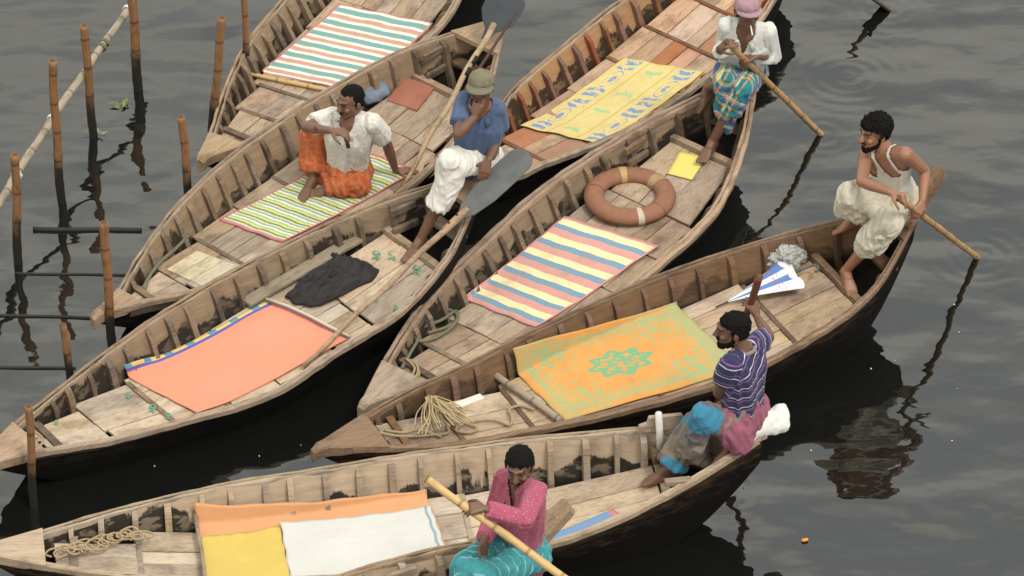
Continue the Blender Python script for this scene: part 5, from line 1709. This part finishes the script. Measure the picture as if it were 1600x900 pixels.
m = MB(); hp = J['hp']; m.tube([hp(.012, .098, -.055) - J['loc'], hp(.022, .165, -.095) - J['loc']], .0042, 8); m.build('cigarette', plain('cigarette paper', (.8, .78, .74)), J['root'], smooth=True)
shirt(J, fabric('plain white shirt', (.60, .60, .565), .07), 'long', .014, .10, 5., cuff=.55, vneck=.10)
def plaid(g, u, v, col, co):
    fu_ = g.math('FRACT', g.math('MULTIPLY', u, 7.5)); fv_ = g.math('FRACT', g.math('MULTIPLY', v, 6.5))
    hu = g.ramp(fu_, [(0, (.02, .17, .19)), (.34, (.06, .08, .30)), (.52, (.50, .36, .10)), (.72, (.02, .15, .16)), (.90, (.66, .25, .08))], 'CONSTANT')
    hv = g.ramp(fv_, [(0, (.02, .20, .22)), (.30, (.62, .24, .08)), (.42, (.03, .10, .26)), (.66, (.45, .40, .12)), (.80, (.02, .15, .17))], 'CONSTANT')
    c = g.mix(.5, hu, hv)
    ln = g.math('MAXIMUM', g.math('LESS_THAN', g.math('ABSOLUTE', g.math('SUBTRACT', fu_, .70)), .022), g.math('LESS_THAN', g.math('ABSOLUTE', g.math('SUBTRACT', fv_, .28)), .022))
    return g.mix(g.math('MULTIPLY', ln, .7), c, (.6, .58, .52))
ex = [[(J['rk'], .07), (J['rk'] + V(-.01, .0, -.25), .05), (J['rk'] + V(.03, -.02, -.40), .022), (J['rk'] + V(.06, .05, -.2), .05)]]
lungi(J, fabric('teal blue orange chequered lungi', (.1, .2, .2), .2, print_=plaid), extra=ex, seed=6., shin=(.42, .15), amp=.011, fu=26., loose=.010)
oar_pole(OA, OB, .020, .021, BAM_OAR, 'bamboo oar slanting from the hands of the man in the mauve cap')

# ---- bearded man
B = BT['6']
J = pose(B, (1393, 300), .80, (1388, 238, 1), (1366, 207, 1), (-.84, -.52, -.06), (1354, 240, -1), (1346, 284, 1), (1390, 302, 1), (1414, 241, 1), (1445, 267, -1), (1431, 306, 1),
         (.8, -.55), (1330, 306, 1), at(1338, 338, .62), (1388, 347, 1), B.P(.885, -.01, B.zd(.885) + .085), nm='beard')
OA, OB = J['rw'] + V(.07, -.03, -.03), at(1529, 404, -.03)
grip(J, 'r', OA, (.8, -.35, -.1), (-.1, .1, -.9), 1); grip(J, 'l', px_point(OA, OB, 1430), (-.35, -.6, -.55), (-.55, .3, -.7), -1)
OA = OA + nrm(OA - OB) * .05
J['rfoot'] = (V(-.85, -.2, -.2), V(-.2, 0, 1)); J['lfoot'] = (V(.25, -.95, -.2), V(0, -.1, 1))
person(J, 'bearded man in a white vest and pale lungi rowing from the high stern', (.285, .135, .080))
hair(J, 'full', .022, .009); beard(J, True)
nk, pv, ux, ut, ft = J['neck'], J['pelvis'], J['ux'], J['ut'], J['ft']
waist = pv + (nk - pv) * .36; chest = pv + (nk - pv) * .70
vp = [hull([(J['lh'], .092), (J['rh'], .092), (waist + ux * .045, .096), (waist - ux * .045, .096)]), hull([(waist + ux * .05, .092), (waist - ux * .05, .092), (chest + ux * .068, .094), (chest - ux * .068, .094)]),
      hull([(chest + ux * .07, .091), (chest - ux * .07, .091), (J['ls'] - ux * .02, .057), (J['rs'] + ux * .02, .057), (nk - ut * .02, .060)])]
def vcut(co):
    q = co - nk; x, y, z = q @ ux, q @ ft, q @ ut
    neckhole = (np.abs(x) < .052) & (((y > 0) & (z > -.115 + 14 * x * x)) | (z > -.045 + 8 * x * x))
    arm = (np.abs(x) > .086 + np.clip(-z - .05, 0, .2) ** 1.5 * 1.1) & (z > -.20)
    return neckhole | arm
cloth('vest', vp, [(pv, nk, .11)], fabric('white cotton vest', (.66, .63, .57), .06), J['root'], J['loc'], .004, 24, 4, 7., .0065, 3, vcut)
ex = [[(J['rk'], .085), (J['rk'] + V(-.07, .03, -.14), .03), (J['rk'] + V(.10, -.02, -.17), .04), (J['rh'], .06)], [(J['lk'], .09), (J['lk'] * .5 + J['la'] * .5, .075), (J['pelvis'] - V(.02, .15, .08), .07)]]
lungi(J, fabric('pale beige lungi', (.50, .46, .36), .12), extra=ex, seed=8., shin=(.42, .30), amp=.013, loose=.026, fold=(-.30, -.55, -.75), fu=26.)
oar_pole(OA, OB, .021, .020, BAM_OAR, 'bamboo oar dipped into the water by the bearded man')

# ---- man in the striped shirt
B = BT['7']
J = pose(B, (1160, 654), .76, (1162, 546, 1), (1144, 515, 1), (-.96, -.10, -.06), (1180, 536, -1), (1184, 498, -1), (1178, 474, -1), (1140, 572, 1), (1123, 614, -1), (1142, 606, -1),
         (-.5, -.85), (1088, 664, 0), B.on(1044, 733, .10), (1104, 648, 1), at(1139, 694, .64), nm='striped', torso=.50)
J['lk'] = J['lk'] * .45 + chain(J['lh'], 1100, 651, .42, 0) * .55
OB = at(1110, 656, -.05); bestq = None
for Lo in np.linspace(1.0, 2.2, 61):
    for sd_ in (1, -1):
        A_ = chain(OB, 1186, 432, Lo, sd_); g_ = OB + (A_ - OB) * .80; e_ = abs(np.linalg.norm(g_ - J['rs']) - .42)
        if bestq is None or e_ < bestq[0]: bestq = (e_, A_, g_)
OA = bestq[1]
grip(J, 'r', bestq[2], (-.35, .25, .75), (-.5, .5, -.3), 1)
mid_ = (J['rs'] + J['rw']) / 2; J['re'] = mid_ + V(.075, -.03, -.03)
g2_ = OB + (OA - OB) * .30
J['lw'] = J['le'] + nrm(g2_ - J['le']) * .24; J['lhand'] = (V(.2, .9, .1), V(.6, .1, -.6), 1, .8)
J['rfoot'] = (V(-.95, -.15, -.2), V(-.15, 0, 1)); J['lfoot'] = (V(-.55, -.75, -.25), V(-.1, -.2, 1))
person(J, 'man in a navy striped shirt raising an oar handle, seated on the pale boat stern', (.15, .075, .048))
hair(J, 'full', .009, .004); beard(J, True)
def navy(g, u, v, col, co):
    f_ = g.math('FRACT', g.math('ADD', g.math('MULTIPLY', v, 13.0), .25))
    c = g.ramp(f_, [(0, (.030, .028, .085)), (.30, (.19, .09, .20)), (.42, (.030, .028, .085)), (.64, (.55, .54, .58)), (.72, (.030, .028, .085))], 'CONSTANT')
    return c
shirt(J, fabric('navy shirt with white and purple stripes', (.03, .03, .09), .2, print_=navy), 'tee', .018, .0, 9., collar=False, vneck=.02, amp=.008)
m = MB(); pts = []
for i in range(20):
    a_ = math.radians(20 + 320 * i / 19); pts.append(J['neck'] - J['loc'] + J['ux'] * math.sin(a_) * .068 + J['ft'] * math.cos(a_) * .064 - J['ut'] * (.012 + .02 * math.cos(a_)))
m.tube(pts, .012, 8); m.build('shirt_collar', fabric('grey collar', (.22, .20, .22)), J['root'], smooth=True)
def patch(g, u, v, col, co):
    fu_ = g.math('FRACT', g.math('ADD', g.math('MULTIPLY', u, 3.6), .2)); fv_ = g.math('FRACT', g.math('ADD', g.math('MULTIPLY', v, 3.3), .25))
    blue = g.math('MULTIPLY', g.math('LESS_THAN', fu_, .62), g.math('LESS_THAN', fv_, .42))
    c = g.mix(g.math('LESS_THAN', fv_, .55), (.20, .165, .13), (.14, .12, .125))
    return g.mix(blue, c, (.045, .20, .31))
ex = [[(J['lk'], .065), (J['rk'], .065), (J['rk'] * .35 + J['ra'] * .65, .065), (J['lk'] + V(-.03, -.02, -.24), .025)], [(J['rk'] * .4 + J['ra'] * .6, .06), (J['rk'] + V(.06, -.08, -.22), .03), (J['rk'], .06)]]
lungi(J, fabric('blue and taupe patched lungi', (.2, .16, .13), .2, print_=patch), extra=ex, seed=10., shin=(.20, .90), amp=.012, loose=.024, fold=(-.6, -.5, -.7), fu=26.)
wp = [hull([(J['lh'] + V(0, -.01, .02), .118), (J['rh'] + V(0, 0, .02), .118), (J['pelvis'] + J['ut'] * .10, .115)]), hull([(J['lh'] + V(0, -.02, 0), .11), (J['lh'] * .65 + J['lk'] * .35, .105), (J['lh'] + V(.02, -.06, -.06), .08)])]
cloth('waist_cloth', wp, [(J['pelvis'] - V(0, 0, .1), J['pelvis'] + J['ut'] * .2, .13)], fabric('faded magenta waist cloth', (.27, .088, .135), .25), J['root'], J['loc'], .014, 34, 4, 3., .0075, 3)
oar_pole(OA, OB, .022, .022, plain('red brown timber shaft', (.16, .060, .032), .6, .3, 20), 'upright red brown oar held up by the man in the striped shirt', name='timber_oar', seg_=3.)

# ---- man in the pink shirt
B = BT['8']
J = pose(B, (813, 860), .80, (815, 768, 1), (811, 730, 1), (-.20, -.95, -.10), (789, 750, -1), (773, 800, -1), (757, 840, 1), (838, 768, 1), (820, 812, 1), (757, 803, 0),
         (.85, -.5), (728, 884, 1), (738, 962, 0), (760, 900, 1), (770, 975, 0), nm='pink')
J['rw'] = J['rw'] - FW * .09; J['re'] = J['re'] - FW * .03
J['rhand'] = (V(-.1, -.5, -.85), V(.5, -.5, 0), -1, .35); CG = chain(J['le'], 737, 798, .31, 0); grip(J, 'l', CG, (-.92, -.1, .12), (.05, .45, -.85), 1)
J['rfoot'] = (V(-.6, -.8, 0), V(0, 0, 1)); J['lfoot'] = (V(-.6, -.8, 0), V(0, 0, 1))
person(J, 'man in a dotted pink shirt and teal lungi looking down, rowing the nearest boat', (.15, .077, .051))
hair(J, 'full', .010, .003); beard(J, False)
def dots(g, u, v, col, co):
    vo = g.n('TexVoronoi', {'Scale': 62.0}); g.set(vo.inputs['Vector'], co)
    return g.mix(g.math('LESS_THAN', vo.outputs['Distance'], .20), col, (.50, .28, .33))
shirt(J, fabric('pink shirt with pale dots', (.34, .075, .128), .25, print_=dots), 'long', .013, .12, 11., vneck=.07, amp=.008)
def tealp(g, u, v, col, co):
    k = g.math('LESS_THAN', g.math('FRACT', g.math('MULTIPLY', v, 14.0)), .12)
    return g.mix(g.math('MULTIPLY', k, .5), col, (.30, .55, .55))
ex = [[(J['lk'], .08), (J['rk'], .08), (J['lk'] + V(0, 0, -.3), .08), (J['rk'] + V(0, 0, -.3), .08)]]
lungi(J, fabric('teal lungi', (.045, .24, .26), .3, print_=tealp), extra=ex, seed=12., shin=(.7, .7), amp=.014, fold=(-.6, -.5, -.7), fu=24.)
a = chain(CG, 667, 748, .36, 0)
dv_ = nrm(CG - a); b = CG + dv_ * (min(3.2, (CG[2] + .06) / -dv_[2]) if dv_[2] < -.1 else 1.6)
oar_pole(a, b, .023, .025, BAM_GOLD, 'golden bamboo oar held across the body by the man in pink')
